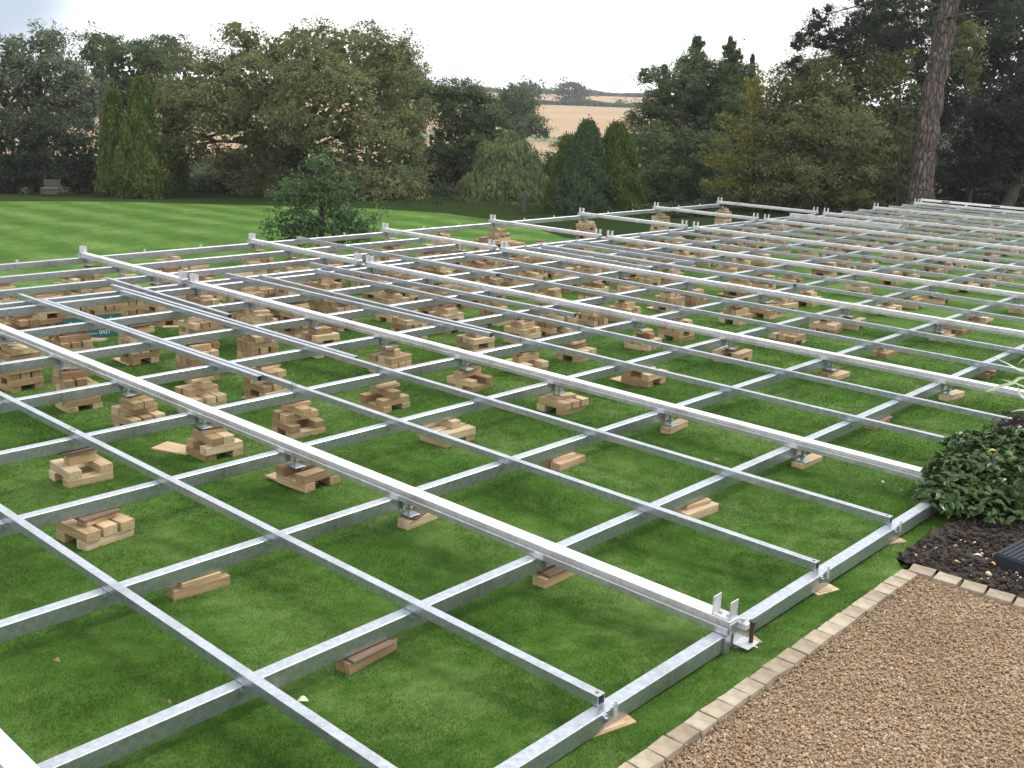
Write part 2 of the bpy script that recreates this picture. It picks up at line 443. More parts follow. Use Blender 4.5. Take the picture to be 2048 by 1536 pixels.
m, t, b, out = new_mat('cut_stubble')
gi = t.n('ShaderNodeNewGeometry')
n1 = t.n('ShaderNodeTexNoise', i_Scale=0.03, i_Detail=6.0); t.l(gi, 'Position', n1, 'Vector')
mp = t.n('ShaderNodeMapping'); mp.inputs['Rotation'].default_value = (0, 0, 0.5); mp.inputs['Scale'].default_value = (0.02, 0.7, 0.02)
t.l(gi, 'Position', mp, 0)
n2 = t.n('ShaderNodeTexNoise', i_Scale=1.0, i_Detail=3.0); t.l(mp, 0, n2, 'Vector')
r = t.ramp(n1, 'Fac', [(0.3, (0.345, 0.245, 0.160, 1)), (0.7, (0.42, 0.31, 0.205, 1))])
r2 = t.ramp(n2, 'Fac', [(0.3, (0.86, 0.86, 0.86, 1)), (0.7, (1.08, 1.08, 1.08, 1))])
mx = t.mix('MULTIPLY', 1.0, (r, 0), (r2, 0)); t.l(mx, 2, b, 'Base Color'); b.inputs['Roughness'].default_value = 1.0
b.inputs['Specular IOR Level'].default_value = 0.0
M_STUB = m
sector('stubble_field', M_STUB, 1560, -300, 196, 396, 0.12)
sector('stubble_field', M_STUB, 1300, -300, 146, lambda f: 186 + 3 * f, 0.10)
sector('stubble_field', M_STUB, 1560, -300, 408, 590, 0.14)
M_VERGE = simple_mat('verge_grass', (0.10, 0.15, 0.05), (0.16, 0.20, 0.08), 0.3, 0.95)
sector('grass_strip', M_VERGE, 1600, -300, 185.5, 196.5, 0.16, nr=4)
sector('pasture', simple_mat('pasture', (0.17, 0.22, 0.11), (0.22, 0.26, 0.13), 0.05, 0.95), 1150, 1010, 402, 455, 0.35, nr=6)

# ------------------------------------------------------------------ floor frame
ORD = ['first', 'second', 'third', 'fourth', 'fifth', 'sixth', 'seventh', 'eighth', 'ninth', 'tenth', 'eleventh', 'twelfth', 'thirteenth', 'fourteenth']
US = [-1.2491 * k for k in range(9)]                 # cross rows, gravel edge to joint
UX = [-10.30, -11.15, -12.12, -13.15]                # rows of the added strip beyond the joint
YM = {v: v + 0.028 for v in range(-3, 24, 3)}; YM[21] = 21.03; YM[24] = 23.98; YM[27] = 26.75
MAINS = sorted(YM)                                   # white beams, near to far
BW, BD = 0.035, 0.09                                 # cross tube half width, depth
PH = 0.05                                            # purlin height
def beam_word(v): return ORD[(v + 3) // 3]
def yy(v):
    """y of grid line v (fractions allowed)"""
    k = math.floor(v / 3) * 3; k = max(-3, min(24, k))
    f = (v - k) / 3.0
    return YM[k] * (1 - f) + YM[k + 3] * f

# --- cross tubes (bearers), one between each pair of white beams
def bearer_meshes(L):
    mb = MB(); mb.box(-BW, BW, 0, L, -BD, 0, bev=0.004)
    body = mb.mesh('tube', M_GALV)
    lg = MB()
    lg.box(BW, BW + 0.006, -0.014, 0.014, -0.05, -0.012); lg.box(BW + 0.006, BW + 0.016, -0.008, 0.008, -0.040, -0.024)
    lug = lg.mesh('locating_lug', M_GALV)
    ep = MB(); ep.box(-BW - 0.006, BW + 0.006, -0.003, 0.003, -BD - 0.004, 0.002)
    end = ep.mesh('end_plate', M_GALV)
    return body, lug, end
BM = {}
def bearer(x, v, row, strip):
    y0, y1 = YM[v] + 0.004, YM[v + 3] - 0.004
    L = round(y1 - y0, 3)
    if L not in BM: BM[L] = bearer_meshes(L)
    body, lug, end = BM[L]
    if strip: lab = 'grey cross tube in added strip, %s row beyond the joint, past %s white beam' % (ORD[row], beam_word(v))
    elif row == 0: lab = 'grey edge tube nearest the gravel, in bay past %s white beam' % beam_word(v)
    else: lab = 'grey cross tube, %s row from the gravel, in bay past %s white beam' % (ORD[row], beam_word(v))
    o = empty('cross_tube', (x, y0, 0), lab, 'steel tube', 'galvanised cross tubes of the floor frame')
    link('tube', body, o)
    for f in (1, 2): link('locating_lug', lug, o, (0, L * f / 3 - 0.03, 0))
    link('end_plate', end, o, (0, 0.012, 0)); link('end_plate', end, o, (0, L - 0.012, 0))
    return o
for v in MAINS[:-1]:
    for k, x in enumerate(US): bearer(x, v, k, False)
    if v >= 0 and v < 21:
        for k, x in enumerate(UX):
            if k in (1, 2) and v >= 9: continue
            bearer(x, v, k, True)

# raised locating pins standing up on the outermost added row and on the gravel edge
pm = MB(); pm.box(-0.004, 0.004, -0.02, 0.02, -0.02, 0.05); PIN = pm.mesh('locating_tab', M_PLATE)
for o in [c for c in COL.objects if c.name.startswith('cross_tube')]:
    if abs(o.location.x - UX[3]) < 0.01:
        for f in (1, 2): link('locating_tab', PIN, o, (0.0, 1.0 * f, 0))
fm = MB(); fm.box(-0.004, 0.004, -0.011, 0.011, -0.045, 0.018); fm.box(-0.004, 0.004, -0.004, 0.004, 0.018, 0.030); FIN = fm.mesh('locating_tab', M_PLATE)
for o in [c for c in COL.objects if c.name.startswith('cross_tube')]:
    if abs(o.location.x) < 0.01:
        for f in (1, 2): link('locating_tab', FIN, o, (BW + 0.006, 1.0 * f + 0.03, 0))

# --- white aluminium main beams (lower rail + upper rail), with upright end brackets
def bracket_mesh(twist=0.0):
    b = MB()
    b.box(-0.055, 0.055, -0.038, 0.038, 0.0705, 0.0765)
    for x in (-0.052, 0.046):
        b.box(x, x + 0.006, -0.036, 0.036, 0.0765, 0.168, bev=0.001)
    me = b.mesh('end_bracket', M_PLATE)
    c = MB()
    for x in (-0.025, 0.025):
        c.tube([(x, 0, 0.0765), (x, 0, 0.085)], [0.013, 0.012], 8)
    return me, c.mesh('bolt', M_GALV)
BRK, BOLT = bracket_mesh()
def main_beam(x0, x1, v, lab):
    L = x0 - x1                                       # runs from x0 back to x1
    o = empty('main_beam', (x0, YM[v], 0), lab, 'floor beam', 'white main beams of the floor frame')
    a = MB()
    a.box(-L, 0, -0.063, -0.045, 0.002, 0.038, bev=0.0015); a.box(-L, 0, 0.045, 0.063, 0.002, 0.038, bev=0.0015)
    a.box(-L, 0, -0.0449, 0.0449, 0.002, 0.006)
    a.build('lower_rail', M_RAIL, o)
    b = MB()
    b.box(-L + 0.004, -0.004, -0.014, 0.034, 0.0062, 0.0605, bev=0.0)
    b.box(-L + 0.004, -0.004, -0.036, 0.056, 0.0606, 0.0700, bev=0.0015)
    b.build('upper_rail', M_ALU, o)
    e = MB(); e.box(0.001, 0.010, -0.05, 0.055, 0.006, 0.060); e.box(-L - 0.010, -L - 0.001, -0.05, 0.055, 0.006, 0.060)
    e.build('end_plate', M_GALV, o)
    for xx in (-0.062, -L + 0.062):
        k = link('end_bracket', BRK, o, (xx, 0.006, 0)); link('bolt', BOLT, k)
    # splice seams, thin straps over the lower rail
    s = MB()
    for xx in np.arange(1.2491, L - 0.3, 1.2491):
        s.box(-xx - 0.035, -xx + 0.035, -0.0665, -0.063, 0.001, 0.034)
        s.box(-xx - 0.035, -xx + 0.035, 0.063, 0.0665, 0.001, 0.034)
    s.build('side_strap', M_PLATE, o)
    return o
for v in MAINS:
    lab = 'white aluminium main beam, %s from the viewer, ending at the gravel side' % beam_word(v)
    main_beam(0.045, -10.07, v, lab)
    if 0 <= v <= 21:
        main_beam(-10.24, -13.22, v, 'short white beam on the added far strip, in line with %s main beam' % beam_word(v))

# --- purlins: two five-metre lengths in each line
def purlin_mesh(L):
    b = MB(); w = 0.025; th = 0.003
    b.box(-L, 0, -w, w, PH - th, PH); b.box(-L, 0, -w, w, 0.0015, th + 0.0015)
    b.box(-L, 0, -w, -w + th, th + 0.0016, PH - th - 0.0001); b.box(-L, 0, w - th, w, th + 0.0016, PH - th - 0.0001)
    body = b.mesh('box_section', M_GALV)
    h = MB(); h.box(-0.008, 0.008, -0.008, 0.008, PH + 0.0002, PH + 0.0012)
    hole_shade = h.mesh('bolt_hole_shade', M_SHIM_HOLE)  # thin dark tile stands for the shade inside a bolt hole
    n = MB(); n.box(-0.011, 0.011, -w - 0.002, w + 0.002, 0.0, PH + 0.002); j = n.mesh('joint_collar', M_GALV)
    return body, hole_shade, j
PM = {}
def purlin(x0, y0, x1, y1, lab, z=0.0, sag=0.0):
    L = round(math.hypot(x1 - x0, y1 - y0), 2)
    if L not in PM: PM[L] = purlin_mesh(L)
    o = empty('purlin', (x0, y0, z), lab, 'steel purlin', 'grey box section purlins between the white beams')
    o.rotation_euler = (0, 0, math.atan2(y0 - y1, x0 - x1)); o.location.z += 0.0008 + abs(math.sin(x0 * 7 + y0 * 3)) * 0.002
    link('box_section', PM[L][0], o)
    for xx in (-0.025, -L + 0.025): link('bolt_hole_shade', PM[L][1], o, (xx, 0, 0))
    return o
for v in range(-3, 27):
    if v % 3 == 0: continue
    k = (v // 3) * 3; which = 'nearer' if v % 3 == 1 else 'farther'
    y = yy(v)
    jit = float(rng.uniform(-0.006, 0.006))
    bm = beam_word(k)
    purlin(-0.012, y, -5.02, y + jit, 'grey purlin ending at gravel side, %s of two past %s white beam' % (which, bm))
    # the far halves lie a little crooked in places
    e = {4: 0.055, 5: 0.0, 8: 0.06}.get(v, 0.0)
    purlin(-5.03, y + jit, -10.04, y + e, 'grey far-half purlin, %s of two past %s white beam' % (which, bm))
laps = [(-5.45, 0.962, -10.53, 0.965, 'loose purlin lapped beside nearest far purlin past second white beam'),
        (-5.48, 2.10, -10.50, 2.13, 'loose purlin lying against farther far purlin past second white beam'),
        (-7.96, 2.26, -10.98, 2.32, 'short loose purlin with open end, lying behind doubled purlins past second beam'),
        (-5.40, 3.935, -10.46, 3.80, 'loose crooked purlin beside nearer far purlin past third white beam'),
        (-5.54, 5.56, -10.59, 5.35, 'loose purlin standing away behind farther purlin past third white beam'),
        (-8.20, 6.965, -13.13, 6.955, 'loose purlin reaching onto added strip past fourth white beam'),
        (-7.19, 9.47, -10.04, 9.60, 'short loose purlin close behind fifth white beam'),
        (-7.10, 10.60, -9.96, 10.64, 'short loose purlin in front of farther purlin past fifth white beam'),
        (-4.96, 9.965, -9.90, 9.95, 'long loose purlin beside nearer purlin past fifth white beam')]
for x0, y0, x1, y1, lab in laps: purlin(x0, y0, x1, y1, lab)
o = empty('loose_beam', (-7.35, 19.42, 0.0), 'deep pale channel lying loose across cross tubes past the eighth white beam', 'floor beam', rz=-0.012)
b = MB(); b.box(-2.8, 0, -0.05, 0.05, 0.002, 0.11, bev=0.002); b.build('channel', M_PLATE, o)
b = MB(); b.box(0.0005, 0.0025, -0.036, 0.036, 0.016, 0.096); b.build('end_shade_sheet', M_SHIM_HOLE, o)  # dark sheet on the solid end stands for the shade inside the channel
o = empty('perforated_rail', (-6.9, 27.02, 0.0), 'pale rail with dark oval holes lying behind the farthest white beam', 'metal rail')
b = MB(); b.box(-3.1, 0, -0.02, 0.02, 0.10, 0.16, bev=0.002); b.box(-3.1, -3.06, -0.02, 0.02, 0.002, 0.0995); b.box(-0.04, 0, -0.02, 0.02, 0.002, 0.0995); b.box(-1.8, -1.74, -0.02, 0.02, 0.002, 0.0995); b.build('rail', M_ALU, o)
b = MB()
for xx in (-2.35, -0.95): b.box(xx - 0.12, xx + 0.12, -0.023, -0.0205, 0.112, 0.148)  # dark tiles on the solid rail stand for the shade in its holes
b.build('hole_shade', M_SHIM_HOLE, o)

# --- jack feet under the white beams
jm = MB(); jm.box(-0.055, 0.055, -0.045, 0.045, -0.005, 0.0, bev=0.001); JPL = jm.mesh('foot_plate', M_GALV)
jm = MB(); jm.tube([(0, 0, 0.0), (0, 0, 0.103)], [0.014, 0.014], 8); jm.tube([(0, 0, 0.03), (0, 0, 0.045)], [0.026, 0.026], 6); JST = jm.mesh('threaded_stem', M_GALV)
jm = MB(); jm.box(-0.05, 0.05, -0.05, 0.05, 0.1035, 0.1095); JHD = jm.mesh('head_plate', M_GALV)
JACK = []
for v in MAINS:
    rows = list(enumerate(US)) + ([(9 + k, x) for k, x in enumerate(UX)] if 0 <= v <= 21 else [])
    for k, x in rows:
        if (k in (10, 11) and v > 9): continue
        if k == 0 or k == 9 or (k == 1 and v < 3): continue
        rw = '%s row from gravel' % ORD[k] if k < 9 else '%s row of added strip' % ORD[k - 9]
        o = empty('jack_foot', (x + 0.085, YM[v] + 0.03, -0.109), 'steel jack foot under %s white beam, at %s' % (beam_word(v), rw), 'jack foot', 'jack feet under the white beams')
        link('foot_plate', JPL, o); link('threaded_stem', JST, o); link('head_plate', JHD, o)
# near corner: base plate and driven stake
o = empty('base_plate', (0.065, 0.11, -0.078), 'flat steel base plate holding a rusty stake at the near frame corner', 'steel plate', rz=0.0)
b = MB(); b.box(-0.055, 0.055, -0.055, 0.055, -0.003, 0.003, bev=0.001); b.build('plate', M_PLATE, o)
b = MB(); b.box(-0.055, -0.049, -0.04, 0.04, 0.0031, 0.085); b.build('upstand', M_GALV, o)
M_RUST = simple_mat('rusty_steel', (0.022, 0.016, 0.013), (0.065, 0.042, 0.030), 60, 0.75)
b = MB(); b.tube([(0, 0, -0.10), (0, 0, 0.085)], [0.011, 0.012], 10); b.tube([(0, 0, 0.0851), (0, 0, 0.094), (0, 0, 0.099)], [0.017, 0.020, 0.018], 10)
o = b.build('ground_stake', M_RUST, None, loc=(0.090, 0.135, -0.055)); tag(o, 'rusty mushroom-headed ground stake standing through the corner base plate', 'stake')
o = empty('gusset_plate', (0.037, YM[0] - 0.07, 0.0), 'galvanised angled gusset at the near corner below the white beam end', 'steel plate')
b = MB(); b.box(0.0, 0.005, -0.012, 0.05, -0.125, -0.002); b.build('web', M_GALV, o)
b = MB(); b.box(0.0055, 0.012, -0.010, -0.003, -0.120, -0.004); b.build('flange', M_GALV, o)
b = MB(); b.box(-0.03, 0.03, -0.02, 0.02, 0.0, 0.035, bev=0.004); b.tube([(0.0, 0.0, 0.0355), (0.0, 0, 0.055)], [0.014, 0.012], 8)
o = b.build('locking_clamp', M_PLATE, None, loc=(0.075, YM[0] + 0.035, 0.025)); tag(o, 'small pale locking clamp at the end of the second white beam', 'clamp')

# ------------------------------------------------------------------ timber packing stacks
BL, BWD, BH = 0.335, 0.098, 0.066
def block_mesh(L, w, h, mat, seed, name='timber_block'):
    b = MB(); b.box(-L / 2, L / 2, -w / 2, w / 2, 0, h, bev=0.0025, off=seed * 1.37); return b.mesh(name, mat)
BLK = {'n': [block_mesh(BL * s, BWD, BH, M_WOOD, i) for i, s in enumerate((1.0, 0.97, 1.03))],
       's': [block_mesh(BL * 0.62, BWD, BH, M_WOOD, 5), block_mesh(BL * 0.7, BWD, BH, M_WOOD, 6)],
       't': [block_mesh(0.26, 0.115, 0.020, M_SHIM_HOLE, 7, 'shim'), block_mesh(0.24, 0.10, 0.030, M_PLY, 8, 'shim')],
       'p': [block_mesh(0.40, 0.20, 0.016, M_PLY, 9, 'board')],
       'u': [block_mesh(0.27, 0.12, 0.014, M_SHIM_HOLE, 7, 'shim')]}
BLD = {'n': [(BL, BWD, BH), (BL * .97, BWD, BH), (BL * 1.03, BWD, BH)], 's': [(BL * .62, BWD, BH), (BL * .7, BWD, BH)],
       't': [(0.26, 0.115, 0.020), (0.24, 0.10, 0.030)], 'p': [(0.40, 0.20, 0.016)], 'u': [(0.27, 0.12, 0.014)]}
blocks = []     # (dist, kind, variant, x, y, z, rot, tilt, label)
def stack(x, y, ztop, where, seed, full=0.3, small=False, pad=None, rot0=0.0):
    full = max(full, 0.4)
    r = random.Random(seed)
    zg = float(G(x, y)) - 0.004
    H = ztop - zg
    items = []; z = zg
    if (pad if pad is not None else r.random() < 0.2) and H > 0.12:
        a = r.uniform(-0.25, 0.25)
        items.append(('p', 0, r.uniform(-0.16, -0.06), r.uniform(-0.10, 0.02), z, a, 'board', 'at the base'))
        z += 0.0165
    n = int((ztop - z) / BH); rem = ztop - z - n * BH
    if n == 0 and ztop - z > 0.012: z = ztop - BH - 0.001; n = 1
    ax = r.random() < 0.5
    for c in range(n):
        fromtop = n - 1 - c
        rot = (math.pi / 2 if ax else 0.0)
        if small or (n == 1):
            lay = [(-0.05, 0), (0.052, 0)] if H > 0.1 else [(0, 0)]
            kinds = ['n'] * len(lay)
            if n == 1: rot = math.pi / 2
        elif fromtop == 0 and n >= 3:
            lay = [(-0.051, 0), (0.051, 0)] if r.random() < 0.5 else [(r.uniform(-0.03, 0.03), 0)]
            kinds = ['n' if r.random() < 0.5 else 's'] * len(lay)
        elif fromtop == 1 and n >= 4:
            lay = [(-0.115, 0), (-0.005, 0), (0.11, 0.0)][:r.choice((2, 3, 3))]; kinds = ['n'] * len(lay)
        else:
            g = BL / 2 - BWD / 2
            lay = [(-g, 0), (g, 0)] if r.random() > (full + 0.2 if c else 0.1) else [(-g, 0), (0, 0), (g, 0)]
            kinds = ['n'] * len(lay)
        ofx, ofy = r.uniform(-0.007, 0.007), r.uniform(-0.007, 0.007)
        names = {1: ['single'], 2: ['left', 'right'], 3: ['left', 'middle', 'right']}[len(lay)] if rot else {1: ['single'], 2: ['front', 'back'], 3: ['front', 'middle', 'back']}[len(lay)]
        for (d, e), kd, nm in zip(lay, kinds, names):
            rr_ = rot + r.uniform(-0.02, 0.02)
            if rot: px_, py_ = d, e
            else: px_, py_ = e, d
            items.append((kd, r.randrange(len(BLK[kd])), px_ + ofx, py_ + ofy + (r.uniform(-0.008, 0.008)), z, rr_, 'block',
                          '%s in %s course' % (nm, ORD[c] if c < n - 1 or n == 1 else 'top')))
        z += BH + 0.0006
        ax = not ax
    rot = rot0 + r.uniform(-0.12, 0.12); rem = ztop - z; q = 0
    while rem > 0.013 and q < 5:
        kd, vr = ('t', 1) if rem > 0.031 else (('t', 0) if rem > 0.021 else ('u', 0))
        h = BLD[kd][vr][2]
        items.append((kd, vr, r.uniform(-0.03, 0.03), r.uniform(-0.03, 0.03), z, rot + math.pi / 2 + r.uniform(-0.2, 0.2), 'shim', '%s packer on top' % ORD[q]))
        z += h + 0.0005; rem = ztop - z; q += 1
    cs, sn = math.cos(rot), math.sin(rot)
    for kd, vr, dx, dy, zz, a, nm, what in items:
        X, Y = x + dx * cs - dy * sn, y + dx * sn + dy * cs
        D = math.hypot(X - CAM[0], Y - CAM[1], zz - CAM[2])
        lab = {'block': 'block, %s, %s', 'shim': 'thin packer, %s, %s', 'board': 'flat board %s, %s'}[nm] % (what.replace(' packer', ''), where)
        blocks.append((D, kd, vr, X, Y, zz, a + rot, nm, lab))

def where_words(k, strip, v):
    fv = v % 3.0
    b = int(math.floor(v / 3)) * 3
    if fv < 0.35: p = 'under %s white beam' % beam_word(b)
    else: p = '%s past %s beam' % ('one metre' if fv < 1.25 else ('midway' if fv < 1.8 else ('two metres' if fv < 2.35 else 'almost a bay')), beam_word(b))
    return ('row %s of added strip, %s' % (ORD[k], p)) if strip else ('%s row, %s' % (ORD[k], p))

# feet measured one by one in the near and middle part: (row, v)
SPEC = [(4, -0.97), (3, -1.46), (2, -1.48), (1, -1.30), (1, 0.12), (2, 1.70), (1, 1.61), (2, 0.12), (3, 0.14), (3, 1.65), (4, 1.02), (3, 3.08),
        (4, 2.03), (4, 3.08), (5, 1.56), (5, 0.12), (4, 0.12), (6, 0.14), (6, 1.53), (7, 1.51), (7, 3.1), (6, 3.1), (5, 3.1), (5, 4.52),
        (4, 4.91), (3, 4.51), (2, 3.1), (1, 3.12), (3, 6.12), (2, 6.12), (3, 7.56), (2, 7.59), (4, 6.96), (4, 6.12), (2, 9.15), (1, 6.12), (1, 4.6),
        (5, 5.9), (4, 4.05), (3, 9.12), (3, 8.6), (4, 8.4), (4, 9.1), (5, 6.12), (5, 7.5), (5, 9.1), (5, 8.6), (5, -1.5), (6, -1.3), (1, 7.4), (1, 9.1), (2, 10.6), (3, 10.5), (3, 11.3)]
done = set()
n_ = 0
def place(k, v, strip=False, **kw):
    global n_
    n_ += 1
    x = (UX if strip else US)[k]; y = yy(v)
    main = (v % 3.0) < 0.3
    zt = -0.116 if main else -BD - 0.001
    ox = 0.085 if main else 0.0
    if k == 1 and main and not strip and v < 3: zt = -0.105; ox = 0.03
    stack(x + ox, y, zt, where_words(k, strip, v), 1000 + n_, rot0=0.0, **kw)
for k, v in SPEC: place(k, v, full=0.4)
have = [(k, v) for k, v in SPEC]
rs = random.Random(3)
def free(k, v): return all(not (kk == k and abs(vv - v) < 0.5) for kk, vv in have)
for k in range(1, 9):
    for b in range(-3, 27, 3):
        cand = [b + 0.1, b + 1.5 + rs.uniform(-0.15, 0.15)]
        if (k >= 5 and b <= 6) or b >= 9: cand += [b + (0.75 if rs.random() < .5 else 2.3) + rs.uniform(-.08, .08)]
        if k >= 7 and b <= 12: cand += [b + 2.25 + rs.uniform(-.1, .1), b + 0.8 + rs.uniform(-.1, .1)]
        for v in cand:
            if b < 9 and k <= 4: continue          # already measured one by one
            if k == 8 and 0.9 < v < 2.7: continue
            if free(k, v): have.append((k, v)); place(k, v)
haveS = []
for k in range(4):
    for b in range(0, 21, 3):
        for v in [b + 0.1, b + 1.5 + rs.uniform(-0.2, 0.2)] + ([b + 0.85, b + 2.3] if (k in (1, 2) and b <= 9) else []):
            if k == 0 and (v % 3) < 0.3: continue
            if k == 3 and b >= 12 and (v % 3) > 0.3: continue
            if k in (1, 2) and b > 9: continue
            if k == 0 and b == 0 and 0.7 < v % 3 < 2.6: continue
            place(k, v, strip=True)
    if k == 3: place(k, 21.1, strip=True)
# low flat boards under the gravel-side edge tube
for q, (yv, r_, lab) in enumerate([(-0.985, 0.55, 'thin pale board under gravel-side edge tube, before the second white beam'),
                                   (1.03, 0.5, 'small yellowish board under edge tube, first past second white beam'),
                                   (2.03, 0.35, 'small yellowish board under edge tube, second past second white beam'),
                                   (0.16, 0.4, 'orange board sticking out under the near frame corner')]):
    zz = float(G(0, yv))
    b = MB(); L = 0.32 if q in (0,) else 0.17
    b.box(-L / 2, L / 2, -0.055, 0.055, 0, 0.010, bev=0.002, off=q)
    b.box(-L / 2 + 0.02, L / 2 - 0.05, -0.045, 0.040, 0.0105, 0.014)
    o = b.build('board', M_PLY, None, loc=((0.0, 0.03, 0.0, 0.03)[q], yv, zz + 0.002)); o.rotation_euler = (0, 0.0, r_ + 0.75)
    tag(o, lab, 'board')

blocks.sort(key=lambda r: r[0])
# keep those that can be seen in the photograph first
def inview(X, Y, Z):
    c = (np.array([X, Y, Z]) - CAM) @ MR
    if c[2] > -0.3: return False
    px, py = 1024 + FPX * c[0] / -c[2], 768 - FPX * c[1] / -c[2]
    return -40 < px < 2090 and 0 < py < 1580
blocks = [q for q in blocks if inview(q[3], q[4], q[5])]
KIND = {'block': ('timber_block', 'timber block', 'sawn timber packing blocks under the frame'),
        'shim': ('packer', 'packer', 'thin packers on top of the block stacks'),
        'board': ('board', 'board', 'flat boards under the block stacks')}
cnt = {'block': 0, 'shim': 0, 'board': 0}; restV = {'block': [], 'shim': [], 'board': []}
used_lab = {}
for D, kd, vr, X, Y, Z, a, nm, lab in blocks:
    if cnt[nm] < 300:
        cnt[nm] += 1
        if lab in used_lab: lab += ', farther stack'
        used_lab[lab] = 1
        o = link(KIND[nm][0], BLK[kd][vr], None, (X, Y, Z)); o.rotation_euler = (0, 0, a)
        tag(o, lab, KIND[nm][1], KIND[nm][2])
    else: restV[nm].append((kd, vr, X, Y, Z, a))
for nm, lst in restV.items():
    if not lst: continue
    b = MB()
    for q, (kd, vr, X, Y, Z, a) in enumerate(lst):
        L, w, h = BLD[kd][vr]
        M4 = Matrix.Translation((X, Y, Z)) @ Matrix.Rotation(a, 4, 'Z')
        b.box(-L / 2, L / 2, -w / 2, w / 2, 0, h, M4, off=q * 0.77)
    o = b.build(KIND[nm][0], M_WOOD if nm == 'block' else M_SHIM_HOLE)
    tag(o, 'remaining %s in the many far stacks below the frame' % ('timber blocks' if nm == 'block' else 'thin packers'), KIND[nm][1], kind='stuff')
print('blocks', cnt, {k: len(v) for k, v in restV.items()})

# ------------------------------------------------------------------ edging, gravel, bed
M_STONE = simple_mat('sandstone', (0.23, 0.19, 0.140), (0.42, 0.36, 0.28), 9, 0.9, 0.35, det=9.0)
_t = NT(M_STONE.node_tree); _b = [n for n in M_STONE.node_tree.nodes if n.type == 'BSDF_PRINCIPLED'][0]; _r = [n for n in M_STONE.node_tree.nodes if n.type == 'VALTORGB'][0]
_oi = _t.n('ShaderNodeObjectInfo'); _rr = _t.ramp(_oi, 'Random', [(0.0, (0.78, 0.74, 0.70, 1)), (0.5, (1.0, 0.97, 0.92, 1)), (1.0, (1.12, 1.14, 1.12, 1))]); _m = _t.mix('MULTIPLY', 1.0, (_r, 0), (_rr, 0)); _t.l(_m, 2, _b, 'Base Color')
STG = 'sandstone edging setts round the gravel'
def sett(x, y, lx, ly, rz, lab, seed):
    r = random.Random(seed); bm = []
    zt = float(G(min(x, 0.3), y)) + 0.009
    b = MB(); b.box(-lx / 2, lx / 2, -ly / 2, ly / 2, -0.07, 0, bev=0.003)
    V = []
    for p in b.V: V.append((p[0] + r.uniform(-.0045, .0045), p[1] + r.uniform(-.0045, .0045), p[2] + r.uniform(-.0012, .0012)))
    b.V = V
    o = b.build('edging_sett', M_STONE, None, loc=(x, y, zt)); o.rotation_euler = (r.uniform(-.012, .012), r.uniform(-.012, .012), rz + r.uniform(-.05, .05))
    tag(o, lab, 'edging stone', STG)
y = 1.545; i = 0
while y > -1.47:
    if y > 1.5: lab = 'sandstone edging sett where the two edging rows meet'
    else: lab = 'pale edging sett beside the lawn, %s down from the edging corner' % (ORD[i] if i < 14 else ['fifteenth', 'sixteenth', 'seventeenth', 'eighteenth', 'nineteenth', 'twentieth', 'twenty-first', 'twenty-second', 'twenty-third'][min(i - 14, 8)])
    sett(0.300 - 0.0, y, 0.098 + random.uniform(-.008, .006), 0.131 + random.uniform(-.010, .003), 0, lab, 50 + i)
    y -= 0.1372; i += 1
x = 0.345; i = 0
while x < 3.0:
    w = 0.134 - 0.006 * (i % 3)
    sett(x, 1.688 + 0.004 * math.sin(i), w, 0.118, 0.10, 'edging sett along the dark soil bed, %s right of the edging corner' % ORD[min(i, 13)], 90 + i)
    x += 0.150; i += 1
    if i > 13: break
o = None

m, t, b, out = new_mat('gravel_bed')
gi = t.n('ShaderNodeNewGeometry')
n1 = t.n('ShaderNodeTexVoronoi', i_Scale=85.0); t.l(gi, 'Position', n1, 'Vector')
bw = t.n('ShaderNodeRGBToBW'); t.l(n1, 'Color', bw, 0)
r = t.ramp(bw, 0, [(0.2, (0.20, 0.14, 0.090, 1)), (0.8, (0.33, 0.24, 0.155, 1))]); t.l(r, 0, b, 'Base Color'); b.inputs['Roughness'].default_value = 0.95
M_GRB = m
zg0 = -0.106
V = [(0.25, -9, zg0 - 0.01), (9, -9, zg0 - 0.01), (9, 1.69, zg0 - 0.01), (0.25, 1.69, zg0 - 0.01)]
tag(link('gravel_drive', np_mesh('gravel_drive', V, [(0, 1, 2, 3)], M_GRB)), kind='structure')

# loose stones
m, t, b, out = new_mat('gravel_stone')
gi = t.n('ShaderNodeNewGeometry')
r = t.ramp(gi, 'Random Per Island', [(0.0, (0.225, 0.145, 0.090, 1)), (0.25, (0.335, 0.230, 0.138, 1)), (0.5, (0.42, 0.305, 0.190, 1)), (0.7, (0.305, 0.205, 0.135, 1)), (0.88, (0.48, 0.375, 0.265, 1)), (0.96, (0.28, 0.26, 0.24, 1)), (1.0, (0.46, 0.42, 0.36, 1))])
nn = t.n('ShaderNodeTexNoise', i_Scale=1.6, i_Detail=3.0); t.l(gi, 'Position', nn, 'Vector')
r2 = t.ramp(nn, 'Fac', [(0.3, (0.84, 0.80, 0.76, 1)), (0.7, (1.05, 1.05, 1.05, 1))])
mx = t.mix('MULTIPLY', 1.0, (r, 0), (r2, 0)); t.l(mx, 2, b, 'Base Color'); b.inputs['Roughness'].default_value = 0.95; b.inputs['Specular IOR Level'].default_value = 0.2
M_GST = m
ph = (1 + 5 ** 0.5) / 2
ICO = np.array([(-1, ph, 0), (1, ph, 0), (-1, -ph, 0), (1, -ph, 0), (0, -1, ph), (0, 1, ph), (0, -1, -ph), (0, 1, -ph), (ph, 0, -1), (ph, 0, 1), (-ph, 0, -1), (-ph, 0, 1)]) / math.hypot(1, ph)
